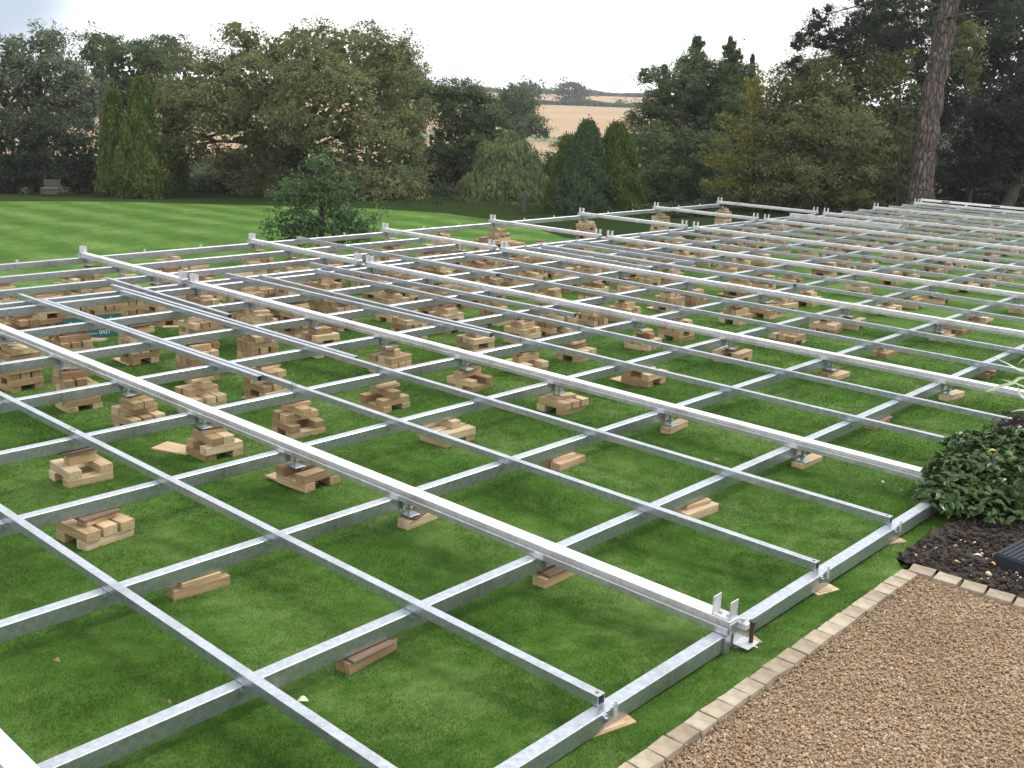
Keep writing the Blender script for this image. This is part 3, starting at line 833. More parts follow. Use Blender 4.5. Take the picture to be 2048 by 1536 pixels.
ICF = np.array([(0, 11, 5), (0, 5, 1), (0, 1, 7), (0, 7, 10), (0, 10, 11), (1, 5, 9), (5, 11, 4), (11, 10, 2), (10, 7, 6), (7, 1, 8),
                (3, 9, 4), (3, 4, 2), (3, 2, 6), (3, 6, 8), (3, 8, 9), (4, 9, 5), (2, 4, 11), (6, 2, 10), (8, 6, 7), (9, 8, 1)])
def rand_rot(n, tilt=1.0):
    a = rng.uniform(0, 2 * np.pi, n); tl = rng.normal(0, 0.35 * tilt, n); ax = rng.uniform(0, 2 * np.pi, n)
    cz, sz = np.cos(a), np.sin(a); Z = np.zeros((n, 3, 3)); Z[:, 0, 0] = cz; Z[:, 0, 1] = -sz; Z[:, 1, 0] = sz; Z[:, 1, 1] = cz; Z[:, 2, 2] = 1
    kx, ky = np.cos(ax), np.sin(ax); c, s = np.cos(tl), np.sin(tl); v = 1 - c
    R = np.zeros((n, 3, 3)); R[:, 0, 0] = c + kx * kx * v; R[:, 0, 1] = kx * ky * v; R[:, 0, 2] = ky * s
    R[:, 1, 0] = kx * ky * v; R[:, 1, 1] = c + ky * ky * v; R[:, 1, 2] = -kx * s; R[:, 2, 0] = -ky * s; R[:, 2, 1] = kx * s; R[:, 2, 2] = c
    return R @ Z
def stones(P, size, flat=0.5, jit=0.18):
    n = len(P)
    S = size[:, None] * np.stack([rng.uniform(0.8, 1.35, n), rng.uniform(0.6, 1.0, n), rng.uniform(flat * 0.7, flat * 1.3, n)], 1)
    B = ICO[None] * (1 + rng.uniform(-jit, jit, (n, 12, 1)))
    B = B * S[:, None, :]
    B = np.einsum('nij,nkj->nki', rand_rot(n), B)
    Vv = (B + P[:, None, :]).reshape(-1, 3)
    F = (ICF[None] + (np.arange(n) * 12)[:, None, None]).reshape(-1, 3)
    return Vv, F
N = 95000
P = np.c_[rng.uniform(0.35, 2.6, N), rng.uniform(-2.2, 1.62, N), np.zeros(N)]
P[:, 2] = zg0 + rng.uniform(-0.004, 0.004, N)
keep = np.array([P[:, 0] < 1.9 + 0 * P[:, 1]]).ravel(); P = P[keep]
V, F = stones(P, rng.gamma(5, 0.0009, len(P)) + 0.0021, 0.30)
P2 = np.c_[0.36 - np.abs(rng.normal(0, 0.035, 260)), rng.uniform(-1.4, 1.6, 260), np.full(260, -0.092)]
V2, F2 = stones(P2, rng.gamma(5, 0.0009, 260) + 0.002, 0.4); F2 = F2 + len(V); V = np.vstack([V, V2]); F = np.vstack([F, F2])
tag(link('gravel', np_mesh('gravel', V, F, M_GST)), 'loose honey-coloured gravel covering the drive at lower right', 'gravel', kind='stuff')

# soil bed
M_SOIL = simple_mat('dark_soil', (0.018, 0.013, 0.010), (0.055, 0.040, 0.030), 22, 0.95, 1.0)
nb = 60
xs = np.linspace(0.10, 5.0, nb); ys = np.linspace(1.76, 7.0, nb)
V = []
for yv in ys:
    for k, xv in enumerate(xs):
        x0 = 0.15 - 0.02 * (yv - 1.8) if yv < 2.6 else 0.15 + (yv - 2.6) * 0.45
        xx = x0 + (5.0 - x0) * k / (nb - 1)
        V.append((xx, yv, -0.098 + 0.016 * math.sin(xx * 17 + yv * 9) * math.sin(yv * 23 + xx * 5)))
F = [(a * nb + c, a * nb + c + 1, (a + 1) * nb + c + 1, (a + 1) * nb + c) for a in range(nb - 1) for c in range(nb - 1)]
tag(link('soil_bed', np_mesh('soil_bed', V, F, M_SOIL, True)), kind='structure')
N = 5000
P = np.c_[rng.uniform(0.16, 1.6, N), rng.uniform(1.77, 3.4, N), np.full(N, -0.088)]; P[:, 2] += rng.uniform(-.014, .012, N)
V, F = stones(P, rng.gamma(3, 0.0028, N) + 0.003, 0.7, 0.3)
tag(link('soil_crumbs', np_mesh('soil_crumbs', V, F, M_SOIL)), 'dark crumbly soil between the edging and the laurel', 'soil', kind='stuff')
M_CHIP = simple_mat('pale_chips', (0.42, 0.30, 0.20), (0.62, 0.50, 0.38), 30, 0.9)
N = 60
P = np.c_[rng.uniform(0.2, 1.1, N), rng.uniform(1.8, 2.35, N), np.full(N, -0.076)]
V, F = stones(P, rng.gamma(4, 0.0016, N) + 0.002, 0.5, 0.3)
tag(link('stone_chips', np_mesh('stone_chips', V, F, M_CHIP)), 'pale stone chips scattered over the dark soil', 'stone chips', kind='stuff')

# dark blue plastic grid box at the right border
M_BLUE = simple_mat('dark_blue_plastic', (0.006, 0.010, 0.018), (0.011, 0.017, 0.028), 40, 0.75)
o = empty('plastic_box', (0.93, 2.22, -0.095), 'low dark blue plastic box with ribbed lid on the soil at the right border', 'plastic box', rz=-0.12)
b = MB(); b.box(-0.30, 0.40, -0.17, 0.20, 0, 0.085, bev=0.006); b.build('body', M_BLUE, o)
b = MB()
for xx in np.arange(-0.285, 0.385, 0.03): b.box(xx, xx + 0.016, -0.16, 0.19, 0.0855, 0.0905)
for yv in np.arange(-0.155, 0.185, 0.03): b.box(-0.29, 0.39, yv, yv + 0.008, 0.0857, 0.0895)
b.build('ribbed_lid', M_BLUE, o)

# ------------------------------------------------------------------ grass blades on the lawn (one object, cannot be counted)
def in_lawn(x, y):
    return (x < 0.250 + 0.016 * np.sin(y * 31) * np.sin(y * 11.3) + 0.008 * rng.random(len(x))) & (y < 1.7) | (y >= 1.66) & (x < 0.14)
def grass(name, rmax_lo, rmax_hi, N, r0, h0, w0):
    # sample in polar coordinates round the viewer: constant density per picture area
    u = rng.random(N); r = np.sqrt(rmax_lo ** 2 * (1 - u) + rmax_hi ** 2 * u) if r0 is None else rmax_lo * (rmax_hi / rmax_lo) ** u
    b0, b1 = bearing(2500), bearing(-420)
    a = rng.uniform(b0, b1, N)
    x = CAM[0] + np.cos(a) * r; y = CAM[1] + np.sin(a) * r
    k = in_lawn(x, y); x, y, r = x[k], y[k], r[k]
    z = G(x, y)
    n = len(x); sc = np.clip(r / 7.0, 0.75, 1.7)
    th = rng.uniform(0, 2 * np.pi, n)
    # lean direction follows slow swirls so that tufts brush together
    lean = 0.9 * np.sin(x * 2.1 + 1.3 * np.sin(y * 1.7)) + 0.9 * np.cos(y * 2.7 + 1.1 * np.sin(x * 2.9)) + rng.normal(0, 1.0, n)
    hh = h0 * rng.uniform(0.5, 1.25, n) * np.sqrt(sc) * (0.9 + 0.35 * np.sin(x * 5 + y * 3) * np.sin(y * 6.1 - x * 2.3))
    ww = w0 * sc * rng.uniform(0.7, 1.2, n)
    tip = hh * rng.uniform(0.25, 0.95, n)
    V = np.zeros((n, 3, 3))
    cx, sx_ = np.cos(th) * ww / 2, np.sin(th) * ww / 2
    V[:, 0] = np.stack([x - cx, y - sx_, z - 0.004], 1); V[:, 1] = np.stack([x + cx, y + sx_, z - 0.004], 1)
    V[:, 2] = np.stack([x + np.cos(lean) * tip, y + np.sin(lean) * tip, z + hh * 0.75], 1)
    F = np.arange(n * 3).reshape(-1, 3)
    return np_mesh(name, V.reshape(-1, 3), F, M_BLADE)
m, t, b, out = new_mat('grass_blades')
gi = t.n('ShaderNodeNewGeometry')
r, n3 = lawn_colour(t, gi, 1.0)
r2 = t.ramp(gi, 'Random Per Island', [(0.0, (0.80, 0.82, 0.78, 1)), (0.5, (1.0, 1.0, 1.0, 1)), (0.95, (1.2, 1.15, 1.15, 1)), (1.0, (1.8, 1.35, 1.5, 1))])
mx = t.mix('MULTIPLY', 1.0, (r, 0), (r2, 0)); t.l(mx, 2, b, 'Base Color')
b.inputs['Roughness'].default_value = 0.6; b.inputs['Specular IOR Level'].default_value = 0.25
tr = t.n('ShaderNodeBsdfTranslucent'); t.l(mx, 2, tr, 'Color'); msx = t.n('ShaderNodeMixShader', i_Fac=0.3)
t.l(b, 0, msx, 1); t.l(tr, 0, msx, 2); t.l(msx, 0, out, 0)
M_BLADE = m
o = link('grass', grass('grass', 3.3, 15.0, 950000, 1, 0.020, 0.0040))
tag(o, 'short mown grass growing all over the lawn below the frame', 'grass', kind='stuff')

# ------------------------------------------------------------------ foliage tools
def unit(v): return v / np.maximum(np.linalg.norm(v, axis=-1, keepdims=True), 1e-9)
def rdir(n): return unit(rng.normal(size=(n, 3)))
def quads_from(C, Nn, L, Wd, axis=None):
    """leaf shaped quads (rhombi): centre, normal, length, width, optional long axis"""
    n = len(C)
    a = rdir(n) if axis is None else axis
    t1 = unit(a - Nn * np.sum(a * Nn, 1, keepdims=True)); t2 = np.cross(Nn, t1)
    L = np.broadcast_to(L, n)[:, None] / 2; Wd = np.broadcast_to(Wd, n)[:, None] / 2
    V = np.stack([C - t1 * L, C + t2 * Wd - t1 * L * 0.1, C + t1 * L, C - t2 * Wd - t1 * L * 0.1], 1)
    return V.reshape(-1, 3)
def leaf_mesh(name, Vs, mat):
    V = np.concatenate(Vs); return np_mesh(name, V, np.arange(len(V)).reshape(-1, 4), mat)
UP = np.array([0, 0, 1.0])
def lobes_world(lobes, D):
    out_ = []
    for lb in lobes:
        px, py, rx, ry = lb[:4]; dd = lb[4] if len(lb) > 4 else 0.0
        c = at(px, py, D + dd); k = (D + dd) / FPX
        out_.append((c, np.array([rx * k, min(rx, ry * 1.3) * k, ry * k])))
    return out_
BR = math.atan2(*(pdir(1024, 768)[:2])[::-1])
def local_axes(c):
    f = c - CAM; f = f / np.linalg.norm(f[:2]); r = np.array([f[1], -f[0], 0.0]); d = np.array([f[0], f[1], 0.0]); return r, d
def crown(lobes, D, leaf, spacing, per, mat, flat=0.6, sag=0.0, backcull=0.75, inner=0.25, aspect=0.55, rag=0.22, name='crown', cr=None, core=1.5):
    Vs = []
    LW = lobes_world(lobes, D)
    if D > 20 and D < 200: leaf, spacing, per = leaf * 0.55, spacing * 0.62, int(per * 2.1)
    for c, R in LW:
        r_, d_ = local_axes(c)
        # dense inner twigs and leaves that close the crown
        if core > 0:
            sA = leaf * 2.6; nC = int(core * 4 * math.pi * R[0] * R[2] / (sA * sA))
            uc = rdir(nC) * np.cbrt(rng.uniform(0.05, 0.36, nC))[:, None]; qc = uc * R
            Cc = c + qc[:, :1] * r_ + qc[:, 1:2] * d_ + qc[:, 2:3] * UP
            sz = sA * rng.uniform(0.6, 1.3, nC)
            Vs.append(quads_from(Cc, unit(rdir(nC) * 0.8 + UP * 0.3 + (CAM - c) / np.linalg.norm(CAM - c) * 0.4), sz, sz * 0.6))
        area = 4 * math.pi * ((R[0] * R[1]) ** 1.6 / 3 + (R[0] * R[2]) ** 1.6 / 3 + (R[1] * R[2]) ** 1.6 / 3) ** (1 / 1.6)
        K = max(12, int(area / spacing ** 2))
        nP = max(5, int(area / 1.7 ** 2)) if 20 < D < 200 else 0
        if nP:
            pu = rdir(nP); u = unit(pu[rng.integers(0, nP, K)] + rng.normal(size=(K, 3)) * np.array([0.62, 0.62, 0.25]) / np.maximum(R, 0.8) * 0.85)
            lone = rng.random(K) < 0.22; u[lone] = rdir(int(lone.sum()))
        else: u = rdir(K)
        front = -(u[:, 1])                      # local y = away from viewer
        k = (front > -0.25) | (rng.random(K) > backcull); u = u[k]; K = len(u)
        shell = np.where(rng.random(K) < inner, rng.uniform(0.45, 0.8, K), rng.uniform(0.84, 1.0 + rag * 0.6, K))
        # large scale raggedness
        shell *= 1 + rag * 0.5 * np.sin(u[:, 0] * 7 + c[0]) * np.sin(u[:, 2] * 6 + c[1]) + rag * 0.25 * np.sin(u[:, 0] * 17 + u[:, 2] * 13 + c[2])
        q = u * R[None] * shell[:, None]
        P = c + q[:, :1] * r_ + q[:, 1:2] * d_ + q[:, 2:3] * UP
        nrm_ = unit((u / R[None])); nw = unit(nrm_[:, :1] * r_ + nrm_[:, 1:2] * d_ + nrm_[:, 2:3] * UP)
        # drop clumps buried deep in a neighbouring lobe
        keep = np.ones(K, bool)
        for c2, R2 in LW:
            if c2 is c: continue
            r2, d2 = local_axes(c2); e = P - c2
            s_ = np.sqrt((e @ r2 / R2[0]) ** 2 + (e @ d2 / R2[1]) ** 2 + (e[:, 2] / R2[2]) ** 2)
            keep &= ~((s_ < 0.62) & (rng.random(K) < 0.9))
        P, nw = P[keep], nw[keep]; K = len(P)
        if K == 0: continue
        rc = (cr or spacing * 0.75)
        off = rng.normal(size=(K, per, 3)) * rc * 0.55 * rng.uniform(0.6, 1.3, (K, 1, 1)); off[..., 2] *= flat
        hor = np.hypot(off[..., 0], off[..., 1]); off[..., 2] -= sag * hor
        C = (P[:, None] + off).reshape(-1, 3)
        nn = unit(np.repeat(nw, per, 0) * 0.7 + UP * 0.45 + rng.normal(size=(K * per, 3)) * 0.55)
        sz = leaf * rng.uniform(0.6, 1.4, K * per)
        Vs.append(quads_from(C, nn, sz, sz * aspect))
    print('crown', len(Vs) and sum(len(v) for v in Vs) // 4)
    return leaf_mesh(name, Vs, mat)

def trunk_mesh(base, top, r0, r1, limbs, mat, n=10, name='trunk'):
    b = MB(); base = Vector(base); top = Vector(top)
    pts = [base.lerp(top, f) for f in (0, .04, .15, .35, .6, .8, 1)]
    w = (top - base).length
    for i in range(2, 6): pts[i] += Vector((random.uniform(-1, 1), random.uniform(-1, 1), 0)) * 0.015 * w
    b.tube(pts, [r0 * 1.35, r0 * 1.12, r0] + [r0 + (r1 - r0) * f for f in (.3, .6, .8, 1)], n, wob=0.04)
    for tgt, rr_, f in limbs:
        s0 = base.lerp(top, f); tgt = Vector(tgt); d = tgt - s0
        mid = s0 + d * 0.4 + Vector((0, 0, 0.10 * d.length)) + Vector([random.uniform(-1, 1) * 0.06 * d.length for _ in range(3)])
        mid2 = s0 + d * 0.75 + Vector((0, 0, 0.06 * d.length)) + Vector([random.uniform(-1, 1) * 0.05 * d.length for _ in range(3)])
        b.tube([s0, mid, mid2, tgt], [rr_, rr_ * .75, rr_ * .45, rr_ * .12], 6, wob=0.05)
        for _ in range(3):
            e = tgt + Vector([random.uniform(-1, 1) for _ in range(3)]) * d.length * 0.12
            b.tube([mid2, mid2.lerp(e, .5) + Vector((0, 0, .05 * d.length)), e], [rr_ * .35, rr_ * .22, rr_ * .05], 5)
    return b.mesh(name, mat, True)

BK_D = bark_mat('dark_bark', (0.035, 0.028, 0.022), (0.085, 0.070, 0.055))
BK_P = bark_mat('pine_bark', (0.060, 0.046, 0.040), (0.175, 0.140, 0.122), 9)
def _plates(m):
    t = NT(m.node_tree); b = [n for n in m.node_tree.nodes if n.type == 'BSDF_PRINCIPLED'][0]; rp = [n for n in m.node_tree.nodes if n.type == 'VALTORGB'][0]
    nz = [n for n in m.node_tree.nodes if n.type == 'TEX_NOISE'][0]
    g = t.n('ShaderNodeTexCoord'); mp = t.n('ShaderNodeMapping'); mp.inputs['Scale'].default_value = (9, 9, 2.0); t.l(g, 'Object', mp, 0)
    v = t.n('ShaderNodeTexVoronoi', feature='DISTANCE_TO_EDGE', i_Scale=1.0); ds = t.mix('MIX', 0.16, (mp, 0), (nz, 'Color')); t.l(ds, 2, v, 'Vector')
    fr = t.ramp(v, 'Distance', [(0.0, (0.22, 0.20, 0.19, 1)), (0.10, (0.75, 0.72, 0.70, 1)), (0.3, (1.1, 1.05, 1.0, 1))])
    mx = t.mix('MULTIPLY', 1.0, (rp, 0), (fr, 0)); t.l(mx, 2, b, 'Base Color')
    bp = t.n('ShaderNodeBump', i_Strength=1.0, i_Distance=0.06); t.l(fr, 0, bp, 'Height'); t.l(bp, 0, b, 'Normal')
_plates(BK_P)
def tree(name, label, cat, D, lobes, leafmat, leaf, spacing, per, base_px, trunk_r=0.3, group=None, top=None, limbs=True, kind=None, bark=None, **kw):
    gx_, gy_ = at(base_px, 400, D)[:2]
    gz_ = float(T(gx_, gy_)) - 0.1
    base = np.array([gx_, gy_, gz_])
    LW = lobes_world(lobes, D)
    if top is None and not limbs:
        tp = base + np.array([0.02, 0.02, 0.7 if D > 20 else 0.3])
    elif top is None:
        big = max(LW, key=lambda q: q[1][0] * q[1][2]); tp = big[0].copy(); tp[2] = max(tp[2], gz_ + 1.0)
    else: tp = at(top[0], top[1], D)
    o = empty(name, tuple(base), label, cat, group)
    inv = Vector(base)
    lm = [(tuple(c), trunk_r * 0.30, random.uniform(0.35, 0.9)) for c, R in LW] if limbs else []
    tr_ = trunk_mesh(base, tp, trunk_r, trunk_r * 0.45, lm, bark or BK_D)
    cr_ = crown(lobes, D, leaf, spacing, per, leafmat, **kw)
    for nm, me in (('trunk', tr_), ('crown', cr_)):
        c = link(nm, me, o); c.location = -inv
    return o

F_OLIVE = foliage_mat('olive_leaves', (0.055, 0.070, 0.026), (0.152, 0.167, 0.066), (0.259, 0.264, 0.116), 0.5)
F_DARK = foliage_mat('dark_leaves', (0.031, 0.050, 0.020), (0.081, 0.116, 0.047), (0.146, 0.190, 0.081), 0.7)
F_DEEP = foliage_mat('deep_shade_leaves', (0.017, 0.025, 0.014), (0.038, 0.054, 0.029), (0.074, 0.096, 0.049), 0.7)  # darkest leaf tone: deep shade put into the colour
F_GREY = foliage_mat('grey_green_leaves', (0.064, 0.085, 0.053), (0.124, 0.154, 0.094), (0.213, 0.247, 0.161), 0.6)
F_GOLDC = foliage_mat('golden_conifer', (0.026, 0.046, 0.010), (0.078, 0.116, 0.024), (0.190, 0.225, 0.050), 1.0)
F_BLUEC = foliage_mat('blue_conifer', (0.026, 0.052, 0.024), (0.062, 0.105, 0.050), (0.115, 0.165, 0.080), 1.0)
F_WILLOW = foliage_mat('willow_leaves', (0.055, 0.077, 0.029), (0.143, 0.182, 0.075), (0.275, 0.314, 0.149), 3.2, zst=0.12)
F_BUSHG = foliage_mat('fresh_green_leaves', (0.020, 0.042, 0.010), (0.055, 0.100, 0.024), (0.105, 0.165, 0.045), 1.4)
F_YOUNG = foliage_mat('young_tree_leaves', (0.026, 0.056, 0.022), (0.070, 0.122, 0.048), (0.150, 0.215, 0.100), 1.6)
F_YEL = foliage_mat('yellow_larch', (0.080, 0.085, 0.015), (0.160, 0.160, 0.034), (0.280, 0.265, 0.065), 1.2)
F_RIGHT = foliage_mat('mixed_olive_leaves', (0.053, 0.068, 0.026), (0.134, 0.156, 0.059), (0.242, 0.244, 0.105), 0.45)
F_PINE = foliage_mat('pine_needles', (0.015, 0.024, 0.015), (0.035, 0.048, 0.027), (0.069, 0.085, 0.048), 0.9)
F_PURP = foliage_mat('copper_leaves', (0.011, 0.009, 0.011), (0.026, 0.020, 0.025), (0.062, 0.048, 0.059), 1.0)
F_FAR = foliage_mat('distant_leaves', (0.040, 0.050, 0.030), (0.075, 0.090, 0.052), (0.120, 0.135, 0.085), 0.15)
F_LAUR = foliage_mat('laurel_leaves', (0.018, 0.038, 0.010), (0.052, 0.100, 0.026), (0.130, 0.195, 0.068), 5.0, 0.12, 0.32)

# ------------------------------------------------------------------ the trees
# great spreading tree left of centre
tree('spreading_tree', 'huge spreading olive-brown tree left of centre, limbs showing inside its crown', 'tree', 41,
     [(520, 150, 120, 70), (610, 110, 120, 68), (705, 112, 105, 68), (790, 165, 66, 85), (420, 175, 95, 75), (355, 215, 62, 70), (640, 210, 150, 85, -2),
      (500, 245, 110, 62, -1), (810, 270, 58, 85), (740, 290, 95, 75, -1), (380, 295, 55, 40, -1), (330, 290, 46, 28, -1), (470, 320, 60, 32, 1), (560, 310, 70, 50, 0), (700, 355, 70, 38, -2), (790, 375, 55, 35, -2),
      (620, 345, 60, 40, 1), (470, 60, 22, 22), (500, 80, 28, 26), (505, 365, 30, 30, 1)],
     F_OLIVE, 0.20, 0.72, 26, 600, 0.42, top=(600, 250), sag=0.35, rag=0.30, inner=0.18)
# young tree in front of it
tree('young_tree', 'young bushy blue-green tree standing just beyond the frame, in front of the great tree', 'tree', 21.5,
     [(640, 345, 32, 38), (610, 385, 48, 38), (680, 385, 42, 36), (640, 430, 88, 42), (590, 445, 50, 32), (700, 440, 40, 34), (645, 318, 14, 20), (655, 470, 70, 26), (575, 395, 22, 22)],
     F_YOUNG, 0.118, 0.34, 15, 640, 0.07, top=(642, 350), sag=0.2, rag=0.55, inner=0.3, core=0.6)
# far left
tree('grey_tree', 'tall grey-green tree with feathery crown at the left border', 'tree', 44,
     [(60, 110, 75, 55), (30, 170, 80, 70), (110, 150, 60, 55), (150, 190, 55, 55), (70, 240, 90, 60), (170, 215, 40, 40), (-40, 150, 70, 90), (100, 75, 34, 26)],
     F_GREY, 0.21, 0.75, 22, 70, 0.26, top=(80, 170), sag=0.3, rag=0.34, inner=0.12, backcull=0.9)
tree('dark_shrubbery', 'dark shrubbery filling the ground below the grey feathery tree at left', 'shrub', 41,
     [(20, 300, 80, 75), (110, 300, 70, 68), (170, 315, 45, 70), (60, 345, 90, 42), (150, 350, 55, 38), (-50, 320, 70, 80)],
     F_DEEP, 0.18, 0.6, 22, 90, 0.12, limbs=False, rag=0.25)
tree('thin_tree', 'thin-topped tree against the sky between the left trees, second from left', 'tree', 58,
     [(205, 90, 40, 34), (180, 110, 26, 26), (230, 105, 24, 26), (205, 140, 34, 26)], F_DARK, 0.24, 0.85, 16, 205, 0.2, top=(205, 130), rag=0.4, inner=0.1, backcull=0.95)
tree('dark_tree', 'round dark green tree behind the golden conifers at left', 'tree', 50,
     [(265, 140, 66, 56), (240, 180, 50, 50), (300, 160, 40, 46), (260, 220, 60, 50), (290, 115, 34, 30)], F_DARK, 0.2, 0.65, 26, 262, 0.25, rag=0.22)
tree('domed_tree', 'distant dome-topped tree just left of the great spreading tree', 'tree', 90,
     [(338, 88, 34, 24), (310, 108, 34, 22), (365, 110, 30, 22), (340, 130, 60, 25)], F_DARK, 0.32, 1.2, 22, 340, 0.35, rag=0.15)
# darker wood behind great tree and in the centre
tree('dark_understory', 'black-green shrubs added for the shade under the great spreading tree', 'shrub', 45,
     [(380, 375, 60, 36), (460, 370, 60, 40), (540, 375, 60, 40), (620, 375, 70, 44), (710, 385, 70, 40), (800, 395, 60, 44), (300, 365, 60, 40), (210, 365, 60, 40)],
     F_DEEP, 0.2, 0.6, 22, 500, 0.2, limbs=False)  # added to fill the dark space below the crown with shade-toned leaves
tree('backing_tree', 'dark tree rising behind right shoulder of the great spreading tree', 'tree', 52,
     [(800, 120, 34, 36), (820, 170, 34, 40), (770, 130, 60, 60), (850, 200, 30, 36)], F_DARK, 0.22, 0.7, 24, 800, 0.3)
tree('dark_sycamore', 'broad dark green tree in the middle, left of the weeping willow', 'tree', 47,
     [(925, 215, 62, 48), (880, 200, 50, 40), (960, 240, 50, 50), (910, 290, 75, 60), (960, 330, 60, 50), (875, 340, 50, 70), (930, 395, 80, 50), (980, 290, 36, 50), (870, 400, 46, 45)],
     F_DARK, 0.2, 0.62, 26, 930, 0.35, rag=0.2)
tree('round_oak', 'rounded dark oak standing at the left edge of the stubble field', 'tree', 110,
     [(1030, 195, 40, 32), (1010, 215, 32, 34), (1050, 220, 26, 28), (1030, 245, 38, 28), (1085, 190, 0.1, 0.1)][:4], F_DARK, 0.42, 1.5, 24, 1035, 0.5, rag=0.15)
tree('field_bush', 'round dark bush spilling into the stubble field below the rounded oak', 'bush', 105,
     [(1072, 252, 26, 22), (1050, 262, 24, 18), (1090, 262, 10, 12)], F_DARK, 0.36, 1.2, 24, 1070, 0.2, limbs=False)
tree('gapped_tree', 'far tree with sky gaps right behind the rounded oak', 'tree', 330,
     [(1058, 172, 26, 12), (1072, 185, 16, 12), (1050, 190, 22, 16)], F_FAR, 1.0, 3.6, 16, 1060, 0.7, rag=0.3)
tree('hedgerow_oak', 'lone wide oak on the field hedge against the pale sky', 'tree', 402,
     [(1140, 172, 26, 11), (1120, 182, 16, 10), (1164, 182, 16, 11), (1140, 190, 34, 10), (1130, 200, 14, 8), (1160, 200, 10, 5)],
     F_FAR, 1.0, 3.4, 22, 1142, 0.9, top=(1142, 195), rag=0.25)
tree('small_far_tree', 'small far tree just left of the lone wide oak', 'tree', 600,
     [(1098, 184, 12, 6), (1088, 188, 8, 4)], F_FAR, 1.3, 4.5, 16, 1098, 0.7, rag=0.3)
tree('small_far_tree', 'small far bush just right of the lone wide oak', 'tree', 560,
     [(1184, 188, 8, 4), (1176, 190, 7, 3.5)], F_FAR, 1.2, 4.2, 16, 1184, 0.6, rag=0.3)
tree('field_sapling', 'scrubby pale sapling on the hedge at the right of the field', 'tree', 398,
     [(1240, 205, 8, 7), (1246, 212, 6, 6)], F_OLIVE, 0.8, 2.6, 12, 1242, 0.2, rag=0.4)
def hedge(name, label, r_, px0, px1, h, wd, mat, leaf):
    """hedgerow following the land at range r_"""
    b0, b1 = bearing(px0), bearing(px1); n = max(8, int(abs(b0 - b1) * r_ / (h * 0.28)))
    Vs = []
    a = rng.uniform(min(b0, b1), max(b0, b1), n * 40)
    hh = h * (0.8 + 0.35 * np.sin(a * 90) * np.sin(a * 37))
    rr2 = r_ + rng.normal(0, wd * 0.4, len(a)); x = CAM[0] + np.cos(a) * rr2; y = CAM[1] + np.sin(a) * rr2
    z = T(x, y) + hh * rng.random(len(a)) ** 0.7
    C = np.c_[x, y, z]; s_ = leaf * rng.uniform(0.6, 1.4, len(a))
    me = leaf_mesh(name, [quads_from(C, unit(rdir(len(a)) + UP * 0.4), s_, s_ * 0.7)], mat)
    return tag(link(name, me), label, 'hedge')
hedge('field_hedge', 'dark hedge along the top of the big stubble field', 401, 1400, 560, 2.0, 2.0, F_DARK, 0.8)
hedge('skyline_hedge', 'thin dark hedge line on the skyline beyond the upper field', 598, 1400, 700, 2.4, 3.0, F_FAR, 1.3)
hedge('valley_hedge', 'low hedge along the verge between the two stubble fields', 191, 1180, 1120, 0.8, 2.0, F_BUSHG, 0.5)

# weeping willow: curtains of hanging strands
def willow():
    D = 40.0
    gx_, gy_ = at(1010, 400, D)[:2]; base = np.array([gx_, gy_, float(T(gx_, gy_)) - 0.1])
    o = empty('weeping_willow', tuple(base), 'pale weeping willow with hanging curtains in the middle of the view', 'tree')
    top = at(1010, 300, D)
    domes = [(1015, 300, 36, 28, 0.6), (990, 330, 34, 40, -0.2), (1045, 325, 34, 40, -0.4), (950, 372, 30, 24, -0.8), (1076, 374, 28, 28, -0.9), (1012, 360, 44, 34, -1.6), (1018, 276, 14, 12, 0.6), (972, 298, 14, 14, 0.3), (1020, 318, 30, 24, -1.4), (985, 385, 34, 26, -2.0), (1045, 390, 34, 26, -2.0)]
    Vs = []; k = D / FPX
    for px, py, rx, ry, dd in domes:
        c = at(px, py, D + dd); r_, d_ = local_axes(c); R = np.array([rx, min(rx, 45), ry]) * k
        n = int(230 * rx / 45)
        u = rdir(n); u[:, 2] = np.abs(u[:, 2]) * 0.9 + 0.05; u = unit(u)
        P = c + (u * R)[:, :1] * r_ + (u * R)[:, 1:2] * d_ + (u * R)[:, 2:3] * UP
        out2 = unit(u[:, :1] * r_ + u[:, 1:2] * d_)
        Ls = rng.uniform(0.9, 2.9, n) * (1.25 - 0.5 * u[:, 2]) * (ry / 40 + 0.35)
        M_ = 26
        tt = np.linspace(0, 1, M_)[None] * np.ones((n, 1))
        droop = tt * Ls[:, None]
        arch = 0.22 * (1 - np.exp(-3 * tt))
        sway = rng.normal(0, 0.05, (n, 1))
        X = P[:, None] + out2[:, None] * (arch + sway * tt)[..., None] - UP * (droop - 0.15 * np.sin(tt * np.pi).clip(0) * (tt < 0.3))[..., None]
        X = X + rng.normal(0, 0.030, X.shape)
        C = X.reshape(-1, 3); C[:, 2] = np.maximum(C[:, 2], base[2] + 0.1)
        ax = unit(np.tile([0, 0, -1.0], (len(C), 1)) + rng.normal(0, 0.35, C.shape))
        nn = unit(np.repeat(out2, M_, 0) + rng.normal(0, 0.5, C.shape))
        s_ = rng.uniform(0.14, 0.26, len(C))
        Vs.append(quads_from(C, nn, s_, s_ * 0.28, ax))
    me = leaf_mesh('crown', Vs, F_WILLOW)
    tr_ = trunk_mesh(base, top, 0.3, 0.14, [(tuple(at(a, b_, D + e)), 0.12, 0.6) for a, b_, _, _, e in domes], BK_D)
    for nm, m_ in (('trunk', tr_), ('crown', me)): c = link(nm, m_, o); c.location = -Vector(base)
willow()
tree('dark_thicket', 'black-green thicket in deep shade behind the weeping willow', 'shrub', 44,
     [(900, 420, 90, 40), (1000, 400, 80, 50), (1090, 400, 60, 50)], F_DEEP, 0.2, 0.6, 22, 1000, 0.2, limbs=False)
